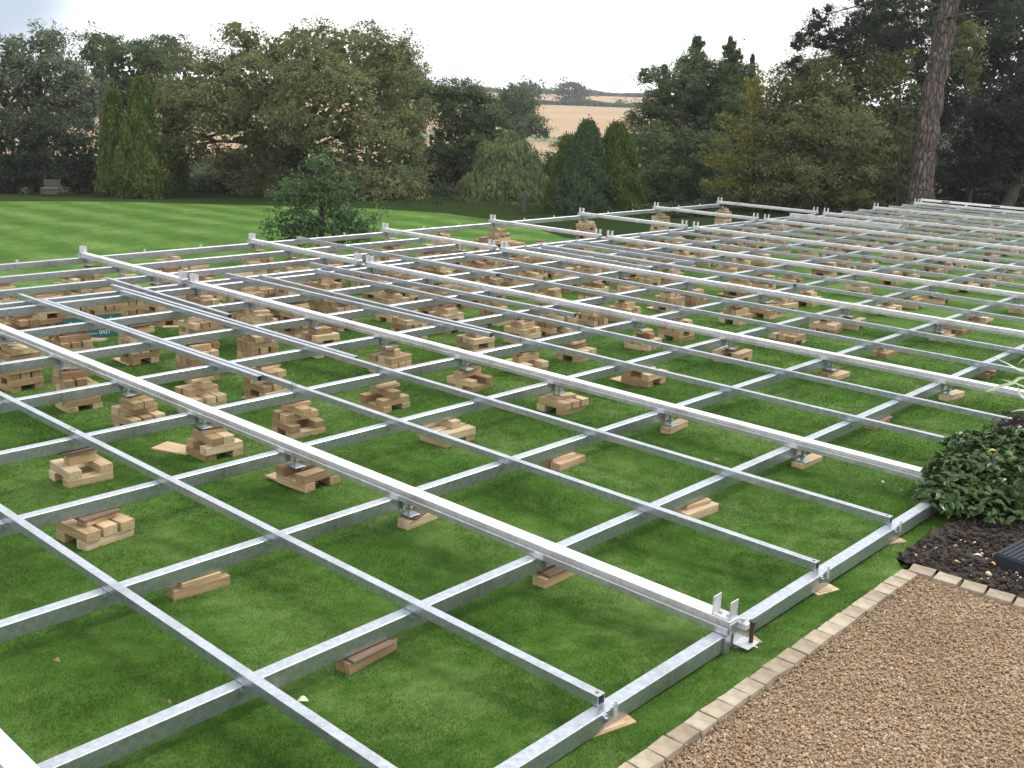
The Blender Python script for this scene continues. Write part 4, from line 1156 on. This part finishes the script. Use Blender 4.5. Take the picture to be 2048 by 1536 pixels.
tree('shaded_laurels', 'low near-black shrubs along the lawn edge in front of the willow foot', 'shrub', 34.5,
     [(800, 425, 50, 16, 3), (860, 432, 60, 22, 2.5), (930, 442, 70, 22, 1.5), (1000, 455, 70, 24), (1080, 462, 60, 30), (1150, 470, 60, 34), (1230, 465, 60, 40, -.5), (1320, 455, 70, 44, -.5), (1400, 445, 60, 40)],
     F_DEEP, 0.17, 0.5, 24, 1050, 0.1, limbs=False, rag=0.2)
tree('green_bush', 'fresh green dome bush between the willow and the conifers', 'bush', 52,
     [(1125, 325, 44, 38), (1100, 345, 26, 24), (1150, 330, 30, 36)], F_BUSHG, 0.17, 0.5, 26, 1120, 0.12, limbs=False, rag=0.1)

# column / cone conifers with upswept sprays
def cone(name, label, D, px, ytop, ybot, wpx, mat, n, lean=0.0, spray=0.34, base_hidden=True, group=None, power=0.75, ripple=0.12, open_=0.0):
    top = at(px + lean, ytop, D); k = D / FPX
    gx_, gy_ = at(px, 400, D)[:2]; zb = at(px, ybot, D)[2]; gz_ = min(zb, float(T(gx_, gy_)))
    H = top[2] - zb; o = empty(name, (gx_, gy_, gz_), label, 'conifer', group)
    r_, d_ = local_axes(top); R = wpx * k
    h = rng.random(n) ** 0.75                        # 0 bottom 1 top
    a = rng.uniform(0, 2 * np.pi, n)
    a = np.where((np.sin(a) > 0.3) & (rng.random(n) < 0.7), -a, a)   # favour the near side
    prof = np.where(h < 0.12, 0.80 + 1.6 * h, (1 - (h - 0.12) / 0.88 + 0.0) ** power)
    prof = prof * (1 + ripple * np.sin(a * 5 + h * 23) + ripple * 0.7 * np.sin(a * 11 - h * 41))
    rad_ = R * prof * np.where(rng.random(n) < 0.2 + open_, rng.uniform(0.4, 0.9, n), rng.uniform(0.88, 1.06, n))
    cx = np.array([gx_, gy_, zb])[None] + (top - np.array([gx_, gy_, zb]))[None] * h[:, None]
    out2 = np.cos(a)[:, None] * r_ + np.sin(a)[:, None] * d_
    P = cx + out2 * rad_[:, None]
    per = 7
    off = rng.normal(size=(n, per, 3)) * spray * 0.42
    tt = rng.random((n, per))
    C = P[:, None] + off + UP * (tt * spray)[..., None]
    C = C.reshape(-1, 3)
    ax = unit(np.repeat(out2, per, 0) * 0.5 + UP * 1.0 + rng.normal(0, 0.35, C.shape))
    nn = unit(np.repeat(out2, per, 0) + rng.normal(0, 0.45, C.shape))
    s_ = spray * 0.55 * rng.uniform(0.6, 1.4, len(C))
    me = leaf_mesh('crown', [quads_from(C, nn, s_, s_ * 0.42, ax)], mat)
    b = MB(); b.tube([(0, 0, -0.2), (0, 0, H * 0.5), tuple(Vector(top - np.array([gx_, gy_, gz_])) * 0.93)], [0.14, 0.09, 0.02], 8)
    b.build('trunk', BK_D, o, True)
    c = link('crown', me, o); c.location = -Vector((gx_, gy_, gz_))
cone('golden_conifer', 'slim golden-green conifer, left of the pair on the far lawn edge', 39.5, 226, 198, 395, 25, F_GOLDC, 3200, spray=0.24, power=0.95, ripple=0.2)
cone('golden_conifer', 'tallest golden-green conifer with a bright pointed top at left lawn edge', 38.5, 282, 176, 402, 48, F_GOLDC, 8000, spray=0.24, power=1.0, ripple=0.2)
cone('golden_conifer', 'golden-green conifer half hidden by the great spreading tree', 41, 345, 215, 400, 28, F_GOLDC, 3000, spray=0.24, power=0.9)
cone('gold_conifer', 'gold-edged leaning conifer, left of the three beside the willow', 36, 1122, 285, 455, 36, F_GOLDC, 4800, lean=14, spray=0.19, ripple=0.2)
cone('blue_conifer', 'blue-green conical conifer in the middle of three beside the willow', 34.5, 1166, 258, 470, 52, F_BLUEC, 10500, lean=10, spray=0.19, power=0.55, ripple=0.18)
cone('gold_conifer', 'broad gold-green conifer, right of the three beside the willow', 35, 1234, 262, 470, 50, F_GOLDC, 9500, lean=0, spray=0.19, power=0.50, ripple=0.18)

# spruces to the right of the field gap: tiers of boughs
def spruce(name, label, D, px, ytop, ybot, wpx, mat, tiers, per, lean=0.0, leaf=0.22, droop=0.15, power=0.85, gap=0.0):
    top = at(px + lean, ytop, D); k = D / FPX
    gx_, gy_ = at(px, 400, D)[:2]; zb = at(px, ybot, D)[2]; gz_ = min(zb, float(T(gx_, gy_)))
    o = empty(name, (gx_, gy_, gz_), label, 'conifer')
    r_, d_ = local_axes(top); R = wpx * k; Vs = []; B0 = np.array([gx_, gy_, zb])
    tb = MB()
    for ti in range(tiers):
        h = (ti + 0.5) / tiers; rr_ = R * (1 - h) ** (power + 0.25) * rng.uniform(0.5, 1.25) + 0.05
        c = B0 + (top - B0) * h
        nb_ = max(3, int(11 * (1 - h) + 3))
        for bi in range(nb_):
            a = rng.uniform(0, 2 * np.pi)
            if np.sin(a) > 0.5 and rng.random() < 0.6: a = -a
            ln = rr_ * rng.uniform(0.7, 1.15)
            out2 = np.cos(a) * r_ + np.sin(a) * d_; side = np.cross(UP, out2)
            n = int(per * (0.4 + ln / R)); tt = rng.random(n) ** 0.7
            wd = 0.22 * ln * (1 - tt) + 0.06
            C = c + out2 * (tt * ln)[:, None] + side * (rng.uniform(-1, 1, n) * wd)[:, None] + UP * ((-droop * ln) * tt + 0.16 * ln * tt ** 3 + rng.normal(0, 0.06, n) - 0.08 * rng.random(n))[:, None]
            ax = unit(out2 * 1.0 + side * rng.uniform(-0.9, 0.9, n)[:, None] - UP * 0.15 + rng.normal(0, 0.2, (n, 3)))
            s_ = leaf * rng.uniform(0.7, 1.4, n)
            Vs.append(quads_from(C, unit(UP * 0.9 + rng.normal(0, 0.6, (n, 3)) - out2 * 0.1), s_, s_ * 0.45, ax))
    me = leaf_mesh('crown', Vs, mat)
    b = MB(); b.tube([(0, 0, -0.3), tuple(Vector(top - np.array([gx_, gy_, gz_])) * 0.6), tuple(Vector(top - np.array([gx_, gy_, gz_])))], [0.2, 0.12, 0.02], 8)
    b.build('trunk', BK_D, o, True)
    c = link('crown', me, o); c.location = -Vector((gx_, gy_, gz_))
spruce('spruce', 'ragged spruce with thin top, leftmost of the spruces right of the field', 48, 1395, 72, 440, 90, F_DARK, 60, 130, leaf=0.14, power=0.38, droop=-0.04)
spruce('spruce', 'dense pointed spruce, second from left, right of the field', 46, 1462, 76, 440, 95, F_DARK, 60, 140, leaf=0.14, power=0.38, droop=-0.04)
spruce('spruce', 'narrow dark spruce beside the olive bushy tree', 49, 1505, 108, 420, 52, F_DEEP, 44, 80, leaf=0.15, power=0.7)
spruce('spruce', 'open-branched conifer reaching over the stubble field from the right', 47, 1330, 128, 450, 90, F_DARK, 36, 110, leaf=0.15, power=0.55)
tree('hazel_mass', 'dense dark shrubs filling the ground below the spruces', 'shrub', 42,
     [(1330, 330, 74, 80), (1420, 340, 70, 80), (1310, 250, 50, 70, 3), (1345, 190, 52, 56, 3), (1400, 170, 56, 60, 4), (1455, 170, 50, 66, 4), (1500, 190, 34, 60, 4), (1300, 400, 60, 50), (1390, 410, 80, 46), (1460, 280, 70, 100, 3), (1292, 152, 20, 22, 4), (1268, 300, 22, 60, 2)],
     F_DARK, 0.18, 0.58, 24, 1370, 0.15, limbs=False, rag=0.22)
# golden, spiky larch-like conifer
def spiky():
    D = 36.4; gx_, gy_ = at(1545, 400, D)[:2]; base = np.array([gx_, gy_, float(T(gx_, gy_)) - 0.1])
    o = empty('golden_larch', tuple(base), 'yellow spiky conifer poking out from the left of the olive bushy tree', 'conifer')
    Vs = []
    tips = [((1500, 330), (1405, 305)), ((1505, 350), (1410, 385)), ((1510, 340), (1402, 335)), ((1515, 300), (1428, 290)), ((1520, 280), (1440, 255)), ((1518, 260), (1440, 238)),
            ((1520, 235), (1482, 205)), ((1520, 225), (1488, 172)), ((1525, 215), (1490, 190)), ((1530, 200), (1520, 150)), ((1500, 370), (1400, 372)), ((1510, 320), (1420, 320)),
            ((1530, 240), (1500, 168)), ((1520, 390), (1440, 350)), ((1540, 210), (1545, 170)), ((1515, 310), (1455, 345)), ((1518, 275), (1465, 270))]
    for (ax_, ay_), (bx_, by_) in tips:
        for w in range(3):
            A = at(ax_ + rng.uniform(-8, 8), ay_ + rng.uniform(-10, 10), D + rng.uniform(-.5, .6)); Bp = at(bx_ + rng.uniform(-9, 9), by_ + rng.uniform(-12, 12), D + rng.uniform(-1.0, 1.0))
            L = np.linalg.norm(Bp - A); n = int(L * 46); tt = rng.random(n)
            dirv = (Bp - A) / L; side = unit(np.cross(dirv, UP)[None])[0]
            wd = 0.16 * (1 - tt) + 0.04
            C = A + (Bp - A)[None] * tt[:, None] + side * (rng.normal(0, 1, n) * wd)[:, None] + UP * (rng.normal(0, 1, n) * wd * 0.9 + 0.35 * (tt - 0.5) ** 2)[:, None]
            ax = unit(dirv + rng.normal(0, 0.6, (n, 3)) + UP * 0.3); s_ = rng.uniform(0.10, 0.2, n)
            Vs.append(quads_from(C, unit(rdir(n) + UP * 0.5), s_, s_ * 0.4, ax))
    me = leaf_mesh('crown', Vs, F_YEL)
    b = MB(); tpp = Vector(at(1532, 175, D) - base); b.tube([(0, 0, 0), tuple(tpp * 0.5 + Vector((0.1, 0.1, 0))), tuple(tpp)], [0.09, 0.06, 0.012], 8)
    b.build('trunk', BK_D, o, True); c = link('crown', me, o); c.location = -Vector(base)
spiky()
tree('olive_tree_mass', 'wide olive-green bushy tree filling the space left of the pine trunk', 'tree', 37,
     [(1660, 165, 100, 72), (1600, 210, 80, 70), (1740, 190, 84, 75), (1570, 280, 80, 70), (1670, 270, 120, 85, -1), (1780, 270, 66, 80), (1540, 350, 80, 60), (1640, 360, 110, 66, -1), (1760, 350, 90, 70), (1590, 160, 50, 40), (1700, 120, 50, 34), (1500, 385, 50, 40)],
     F_RIGHT, 0.17, 0.60, 28, 1640, 0.3, top=(1640, 250), rag=0.26, sag=0.2)
tree('yellow_spray', 'small yellow-leaved branches high beside the pine trunk', 'tree', 36,
     [(1808, 135, 12, 9), (1795, 152, 14, 8), (1825, 105, 12, 8), (1788, 160, 9, 7)], F_YEL, 0.13, 0.3, 10, 1800, 0.05, top=(1800, 160), limbs=True, rag=0.4, backcull=0.2)
tree('shade_belt', 'dark evergreen belt behind the farthest white beams at right', 'hedge', 40,
     [(1500, 400, 90, 46), (1620, 405, 90, 44), (1740, 400, 90, 48), (1860, 380, 80, 60), (1950, 385, 80, 66), (2040, 380, 80, 76), (2130, 380, 80, 90)],
     F_DEEP, 0.17, 0.55, 24, 1700, 0.15, limbs=False, rag=0.2)

# the pine: bare leaning trunk and dark puffs of needles
def pine():
    D = 35.5
    P0, P1, P2, P3 = at(1838, 416, D), at(1852, 250, D), at(1880, 100, D), at(1918, -90, D)
    gz_ = float(T(P0[0], P0[1])) - 0.1; base = np.array([P0[0], P0[1], gz_])
    o = empty('pine', tuple(base), 'leaning pine with tall bare reddish-grey trunk and high dark canopy at right', 'tree')
    b = MB(); V_ = lambda p: Vector(p) - Vector(base)
    n = 26; pts = []; rd = []
    for i in range(n):
        f = i / (n - 1); q = (1 - f) ** 3 * P0 + 3 * (1 - f) ** 2 * f * P1 + 3 * (1 - f) * f * f * P2 + f ** 3 * P3
        pts.append(V_(q) + Vector((0.04 * math.sin(i * 1.9), 0.03 * math.cos(i * 2.3), 0))); rd.append((0.40 - 0.09 * f + 0.14 * math.exp(-f * 18)) * (1 + 0.05 * math.sin(i * 2.7)))
    pts = [Vector((0, 0, 0))] + pts; rd = [0.58] + rd
    b.tube(pts, rd, 22, wob=0.045)
    b.build('trunk', BK_P, o, True)
    for (a, c, e, r_) in [((1880, 25, 0), (1800, 30, 0.3), (1700, 60, 0.6), 0.06), ((1878, 40, 0), (1930, 28, -1), (1975, 22, -1.5), 0.06), ((1885, 15, 0), (1790, -10, 0.5), (1650, 30, 1), 0.07), ((1868, 30, -.3), (1866, 55, -.5), (1862, 70, -.6), 0.02)]:
        l_ = MB(); l_.tube([V_(at(a[0], a[1], D + a[2])), V_(at(c[0], c[1], D + c[2])), V_(at(e[0], e[1], D + e[2]))], [r_, r_ * .7, r_ * .2], 7, wob=.06); l_.build('branch', BK_P, o, True)
    lob = [(1790, 20, 60, 30), (1730, 45, 56, 28), (1850, 10, 50, 40, 1.5), (1680, 70, 44, 24), (1640, 45, 30, 16), (1620, 60, 24, 16), (1655, 85, 46, 18), (1600, 90, 24, 14), (1700, 100, 50, 22, 1), (1760, 90, 50, 32, 2), (1820, 70, 50, 36, 3),
           (1940, -10, 70, 26), (1990, 15, 50, 26), (1600, 72, 14, 16), (1632, 26, 9, 12), (1655, 22, 9, 12), (1740, 0, 50, 26, 1), (1595, 118, 16, 7), (1580, 130, 12, 5), (1600, 138, 12, 5), (1780, 130, 50, 30, 3)]
    for (px_, py_, dx_, dz_, ln_) in [(1846, 222, -1, .1, .10), (1868, 128, -1, .3, .35), (1882, 175, 1, .2, .22), (1856, 300, 1, .15, .16), (1892, 60, 1, .3, .5)]:
        q0 = V_(at(px_, py_, D - 0.2)); l_ = MB(); l_.tube([q0, q0 + Vector((dx_ * ln_ * .7, dx_ * ln_ * .7, dz_ * ln_ + .02))], [0.045, 0.018], 7, wob=.15); l_.build('branch_stub', BK_P, o, True)
    me = crown(lob, D, 0.15, 0.42, 26, F_PINE, flat=0.6, rag=0.35, aspect=0.2, backcull=0.6)
    c = link('crown', me, o); c.location = -Vector(base)
pine()
tree('dark_evergreen', 'tall dark evergreen mass filling the sky right of the pine trunk', 'tree', 42,
     [(1960, 90, 90, 70), (2040, 60, 80, 70), (1930, 170, 60, 70), (2000, 180, 80, 80), (2080, 150, 80, 90), (1800, 120, 70, 60, 2), (1850, 200, 60, 80, 2), (1830, 300, 60, 80, 2), (1940, 30, 60, 50, 1), (2090, 20, 70, 70), (1770, 60, 60, 50, 3), (1900, 60, 50, 60, 1), (1980, -20, 100, 50, 1)],
     F_DEEP, 0.19, 0.62, 26, 1990, 0.35, rag=0.26)
tree('copper_beech', 'purple-black copper beech at the right border below the dark evergreen', 'tree', 36,
     [(1990, 235, 70, 50), (2040, 200, 60, 60), (1960, 300, 66, 50), (2030, 300, 70, 60), (1940, 340, 50, 30), (2090, 260, 60, 90)],
     F_PURP, 0.15, 0.5, 24, 2010, 0.2, rag=0.3, sag=0.3)
tree('pale_green_spray', 'lighter green leaves hanging in front of the dark evergreen near the pine', 'tree', 38.5,
     [(1935, 60, 26, 28), (1925, 110, 22, 40), (1955, 85, 20, 24), (1945, 160, 18, 34)], F_RIGHT, 0.16, 0.6, 12, 1940, 0.1, rag=0.5, inner=0.1)

# little pale seat on the far left lawn edge
M_SEAT = simple_mat('weathered_seat', (0.07, 0.066, 0.055), (0.11, 0.10, 0.085), 9, 0.85)
p = at(102, 390, 38.2); zg = float(T(p[0], p[1])); o = empty('garden_seat', (p[0], p[1], zg), 'small pale weathered garden seat under the trees on the far left lawn edge', 'garden seat', rz=BR - math.pi / 2)
b = MB(); b.box(-0.30, 0.30, -0.20, 0.20, 0.20, 0.24, bev=0.004); b.build('seat', M_SEAT, o)
b = MB()
for k in range(5): b.box(-0.28, 0.28, 0.17, 0.19, 0.26 + k * 0.055, 0.305 + k * 0.055)
b.build('backrest', M_SEAT, o)
b = MB(); b.box(-0.29, 0.29, -0.17, -0.155, 0.02, 0.199); b.build('front_panel', M_SEAT, o)
for sx_ in (-0.30, 0.27):
    for sy_ in (-0.20, 0.17):
        b = MB(); b.box(sx_, sx_ + 0.03, sy_, sy_ + 0.03, 0, 0.199 if sy_ < 0 else 0.56); b.build('leg', M_SEAT, o)

# ------------------------------------------------------------------ planting at the right border
def laurel():
    D = 7.3
    lob = [(1939, 976, 78, 62, 0.2), (1894, 1011, 52, 48, -0.05), (2004, 991, 66, 70, 0.0), (1954, 1046, 88, 52, -0.1), (2054, 1036, 60, 78, 0.0), (1874, 1061, 40, 34, -0.1), (1984, 926, 50, 40, 0.4), (2044, 931, 50, 50, 0.3), (2094, 986, 60, 80, 0.2), (1950, 925, 60, 46, 0.35), (2030, 915, 60, 48, 0.3), (1905, 960, 44, 40, 0.2)]
    base = at(1985, 1075, D); base[2] = -0.08
    o = empty('laurel_bush', tuple(base), 'glossy green laurel bush covering the frame corner at the right border', 'bush')
    Vs = []
    Cs = []
    for c, R in lobes_world(lob, D):
        r_, d_ = local_axes(c); n = int(310 * R[0] / 0.25)
        u = rdir(n); q = u * R * np.where(rng.random(n) < 0.3, rng.uniform(.5, .9, n), rng.uniform(.88, 1.12, n))[:, None]
        P = c + q[:, :1] * r_ + q[:, 1:2] * d_ + q[:, 2:3] * UP
        nw = unit(u[:, :1] * r_ + u[:, 1:2] * d_ + u[:, 2:3] * UP)
        per = 6
        ax = unit(np.repeat(nw, per, 0) * 0.55 + UP * 0.65 + rng.normal(0, 0.62, (n * per, 3)))
        s_ = rng.uniform(0.042, 0.088, n * per)
        C = np.repeat(P, per, 0) + ax * (s_ * 0.55)[:, None]
        nn = unit(UP * 0.8 + np.repeat(nw, per, 0) * 0.4 + rng.normal(0, 0.4, (n * per, 3)))
        k = C[:, 2] > -0.04
        C, nn, s_, ax = C[k], nn[k], s_[k], ax[k]
        # two folded halves per leaf
        m_ = len(C); t1 = unit(ax - nn * np.sum(ax * nn, 1, keepdims=True)); t2 = np.cross(nn, t1)
        L = s_[:, None] / 2; Wd = (s_ * 0.24)[:, None]
        A = C - t1 * L; B_ = C + t1 * L - nn * L * 0.25; Lf = C + t2 * Wd + nn * Wd * 0.35; Rt = C - t2 * Wd + nn * Wd * 0.35
        LfT = C + t1 * L * 0.55 + t2 * Wd * 0.75 + nn * Wd * 0.2; RtT = C + t1 * L * 0.55 - t2 * Wd * 0.75 + nn * Wd * 0.2
        V = np.stack([A, B_, LfT, Lf, A, Rt, RtT, B_], 1).reshape(-1, 3)
        Vs.append(V)
    me = leaf_mesh('foliage', Vs, F_LAUR)
    c = link('foliage', me, o); c.location = -Vector(base)
    b = MB()
    for k in range(14):
        t_ = Vector((random.uniform(-.3, .3), random.uniform(-.15, .25), random.uniform(.15, .36)))
        b.tube([(random.uniform(-.05, .05), random.uniform(-.05, .05), -0.05), tuple(t_ * 0.5 + Vector((0, 0, .05))), tuple(t_)], [0.012, 0.008, 0.003], 5)
    b.build('stem', BK_D, o, True)
laurel()
tree('purple_shrub', 'small dark purple fine-leaved shrub behind the laurel at the right border', 'shrub', 8.3,
     [(2012, 862, 30, 22), (2040, 850, 30, 24), (2000, 885, 24, 22), (2070, 860, 30, 34)], foliage_mat('purple_leaves', (0.025, 0.012, 0.018), (0.060, 0.032, 0.042), (0.13, 0.085, 0.095), 8.0),
     0.020, 0.035, 12, 2035, 0.012, limbs=False, rag=0.35)
def strappy():
    D = 7.6; base = at(2110, 860, D); base[2] = -0.06
    o = empty('strap_leaf_plant', tuple(base), 'pale arching strap-leaved plant reaching in at the right border', 'plant')
    mt = simple_mat('pale_strap_leaf', (0.30, 0.36, 0.22), (0.50, 0.55, 0.38), 6, 0.5)
    for pts in [[(2110, 860), (2070, 770), (2035, 738), (1982, 712)], [(2110, 860), (2060, 770), (2020, 768), (1975, 782), (1972, 792)], [(2110, 860), (2075, 800), (2045, 772), (2000, 758)],
                [(2110, 860), (2080, 840), (2050, 820), (2020, 824)], [(2110, 860), (2090, 760), (2060, 715), (2036, 728)], [(2110, 860), (2070, 820), (2042, 790), (2036, 770)]]:
        b = MB(); n = 14; W3 = [Vector(at(x, y, D + 0.05 * i)) - Vector(base) for i, (x, y) in enumerate(pts)]; W3[0] = Vector((0, 0, 0))
        Q = []
        for i in range(n):
            f = i / (n - 1) * (len(W3) - 1); k = min(int(f), len(W3) - 2); g = f - k
            p0 = W3[max(k - 1, 0)]; p1 = W3[k]; p2 = W3[k + 1]; p3 = W3[min(k + 2, len(W3) - 1)]
            Q.append(0.5 * ((2 * p1) + (p2 - p0) * g + (2 * p0 - 5 * p1 + 4 * p2 - p3) * g * g + (3 * p1 - p0 - 3 * p2 + p3) * g ** 3))
        for i in range(n):
            d = (Q[min(i + 1, n - 1)] - Q[max(i - 1, 0)]).normalized(); sd_ = d.cross(Vector((0.35, -0.4, 0.85))).normalized(); w = 0.013 * min(1, (1 - i / (n - 1)) * 2.2) + 0.001
            b.V += [tuple(Q[i] - sd_ * w), tuple(Q[i] + Vector((0, 0, -0.004))), tuple(Q[i] + sd_ * w)]
        for i in range(n - 1):
            for k in range(2):
                a0 = i * 3 + k; b.F.append([a0, a0 + 1, a0 + 4, a0 + 3]); b.UV += [(0, 0)] * 4
        b.build('leaf', mt, o, True)
strappy()

# fallen leaves
M_LEAFP = simple_mat('pale_leaf', (0.55, 0.50, 0.30), (0.70, 0.66, 0.46), 40, 0.6)
M_LEAFB = simple_mat('brown_leaf', (0.16, 0.07, 0.03), (0.30, 0.14, 0.06), 40, 0.6)
M_LEAFY = simple_mat('yellow_leaf', (0.42, 0.25, 0.05), (0.55, 0.36, 0.10), 40, 0.6)
def ground_pt(px, py, dz=0.0):
    d = pdir(px, py); s_ = 3.0
    for _ in range(60):
        p = CAM + d * s_; s_ += (p[2] - float(G(p[0], p[1])) - dz) / -d[2] * 0.7
    return CAM + d * s_
def fallen(px, py, L, w, a, mat, lab, z=0.02):
    p = ground_pt(px, py, z); b = MB()
    n = 7
    for i in range(n):
        f = i / (n - 1); ww = w / 2 * math.sin(math.pi * min(max(f, 0.02), 0.97)) ** 0.8; zz = 0.012 * math.sin(f * 3.1) * L / 0.06
        b.V += [(L * (f - .5), -ww, zz + ww * 0.35), (L * (f - .5), 0, zz), (L * (f - .5), ww, zz + ww * 0.35)]
    for i in range(n - 1):
        for k in range(2):
            a0 = i * 3 + k; b.F.append([a0, a0 + 3, a0 + 4, a0 + 1]); b.UV += [(0, 0)] * 4
    o = b.build('fallen_leaf', mat, None, True, tuple(p)); o.rotation_euler = (0.1, -0.15, a); tag(o, lab, 'leaf', 'fallen leaves')
fallen(605, 1403, 0.055, 0.040, 0.7, M_LEAFP, 'cream-coloured leaf on the grass right of the nearest purlin', 0.025)
fallen(113, 1322, 0.045, 0.032, 0.3, M_LEAFB, 'small reddish brown leaf on the shaded grass at lower left')
fallen(338, 1405, 0.040, 0.014, 0.2, M_LEAFB, 'thin brown leaf beside the nearest inner cross tube')
fallen(1764, 965, 0.045, 0.026, -0.4, M_LEAFP, 'pale curled leaf on grass before the third white beam')
fallen(1802, 981, 0.018, 0.014, 0, M_LEAFP, 'tiny white petal on grass near the laurel')
fallen(1432, 921, 0.05, 0.03, 0.5, M_LEAFB, 'brown leaf on grass inside the frame, before third white beam')
fallen(1996, 1112, 0.07, 0.036, 0.1, M_LEAFY, 'large golden leaf on soil beside the blue plastic box', 0.035)
fallen(1955, 1112, 0.055, 0.022, 0.2, M_LEAFP, 'white oval leaf on the dark soil', 0.03)
fallen(1912, 1093, 0.04, 0.022, 1.2, M_LEAFB, 'orange-brown leaf on the dark soil', 0.03)
fallen(1985, 1128, 0.05, 0.02, -0.5, M_LEAFY, 'small yellow leaf below the large golden leaf', 0.03)
fallen(1985, 903, 0.05, 0.03, 0.4, M_LEAFY, 'bright yellow leaf lying in the top of the laurel', 0.52)
fallen(1510, 1205 + 90, 0.03, 0.012, 0.2, M_LEAFP, 'small pale husk on the grass verge below the base plate')

# loose timber bits on the grass, between the far left stacks
def lying(px, py, L, w, h, a, mat, lab, name='board', cat='board', rise=0.0):
    p = ground_pt(px, py, 0.0); b = MB(); b.box(-L / 2, L / 2, -w / 2, w / 2, 0, h, bev=0.002, off=px * .01)
    o = b.build(name, mat, None, loc=(p[0], p[1], p[2] + rise)); o.rotation_euler = (0, 0, a); tag(o, lab, cat); return o
lying(188, 681, 0.30, 0.16, 0.02, 0.75, M_PLY, 'square board lying loose on grass, below the green sign')
lying(178, 683, 0.34, 0.05, 0.018, 0.72, M_PLY, 'thin batten under the loose square board, below the green sign', rise=-0.004)
lying(146, 691, 0.28, 0.12, 0.02, 0.6, M_PLY, 'pale tapered offcut on grass beside a stack, left of the loose square board')
lying(345, 655, 0.26, 0.12, 0.02, 1.0, M_PLY, 'pale board sticking out toward viewer below the lapped purlins at left')
lying(353, 900, 0.36, 0.2, 0.02, 0.35, M_PLY, 'big light board sticking out left below fourth-row stack at second beam')

# dark green sign board standing on edge among the far left stacks
M_SIGN = simple_mat('dark_teal_board', (0.004, 0.070, 0.070), (0.010, 0.110, 0.105), 5, 0.45)
M_WHITE = simple_mat('white_lettering', (0.55, 0.62, 0.60), (0.70, 0.75, 0.74), 5, 0.6)
zs = float(G(-10.8, 2.0))
o = empty('sign_board', (-10.82, 2.02, zs), 'dark teal sign board with white lettering among stacks at left', 'sign', rz=rad(90) - 0.10)
b = MB(); b.box(-0.38, 0.38, -0.008, 0.008, 0.0, 0.30, bev=0.003); c = b.build('board', M_SIGN, o); c.rotation_euler = (-0.25, 0, 0)
b = MB(); b.box(-0.36, 0.36, -0.0105, -0.0085, 0.165, 0.170); b.box(-0.26, -0.20, -0.0110, -0.0085, 0.135, 0.160)
c = b.build('printed_line', M_WHITE, o); c.rotation_euler = (-0.25, 0, 0)
def text(s, size, x, z):
    cu = bpy.data.curves.new('lettering', 'FONT'); cu.body = s; cu.size = size; cu.extrude = 0.0004
    to = bpy.data.objects.new('lettering_tmp', cu); COL.objects.link(to)
    dg = bpy.context.evaluated_depsgraph_get(); dg.update()
    me = bpy.data.meshes.new_from_object(to.evaluated_get(dg)); bpy.data.objects.remove(to)
    me.materials.clear(); me.materials.append(M_WHITE)
    h = bpy.data.objects.new('lettering', me); COL.objects.link(h); h.parent = o
    M0 = Matrix.Rotation(-0.25, 4, 'X') @ Matrix.Translation((x, -0.0100, z)) @ Matrix.Rotation(rad(90), 4, 'X')
    h.matrix_local = M0
text('R', 0.075, -0.31, 0.19); text('I', 0.11, 0.22, 0.19); text('L ---- 0421', 0.075, -0.12, 0.045)

# ------------------------------------------------------------------ air: one even, thin haze round the whole place
hm = bpy.data.materials.new('haze_air'); hm.use_nodes = True
ht = hm.node_tree; ht.nodes.clear(); ho = ht.nodes.new('ShaderNodeOutputMaterial'); hv = ht.nodes.new('ShaderNodeVolumePrincipled')
hv.inputs['Color'].default_value = (0.86, 0.90, 0.97, 1); hv.inputs['Density'].default_value = 0.00042; hv.inputs['Anisotropy'].default_value = 0.2
ht.links.new(hv.outputs[0], ho.inputs['Volume'])
b = MB(); b.box(CAM[0] - 1250, CAM[0] + 1250, CAM[1] - 1250, CAM[1] + 1250, -9.5, 34); hz = b.build('haze', hm); tag(hz, kind='stuff')
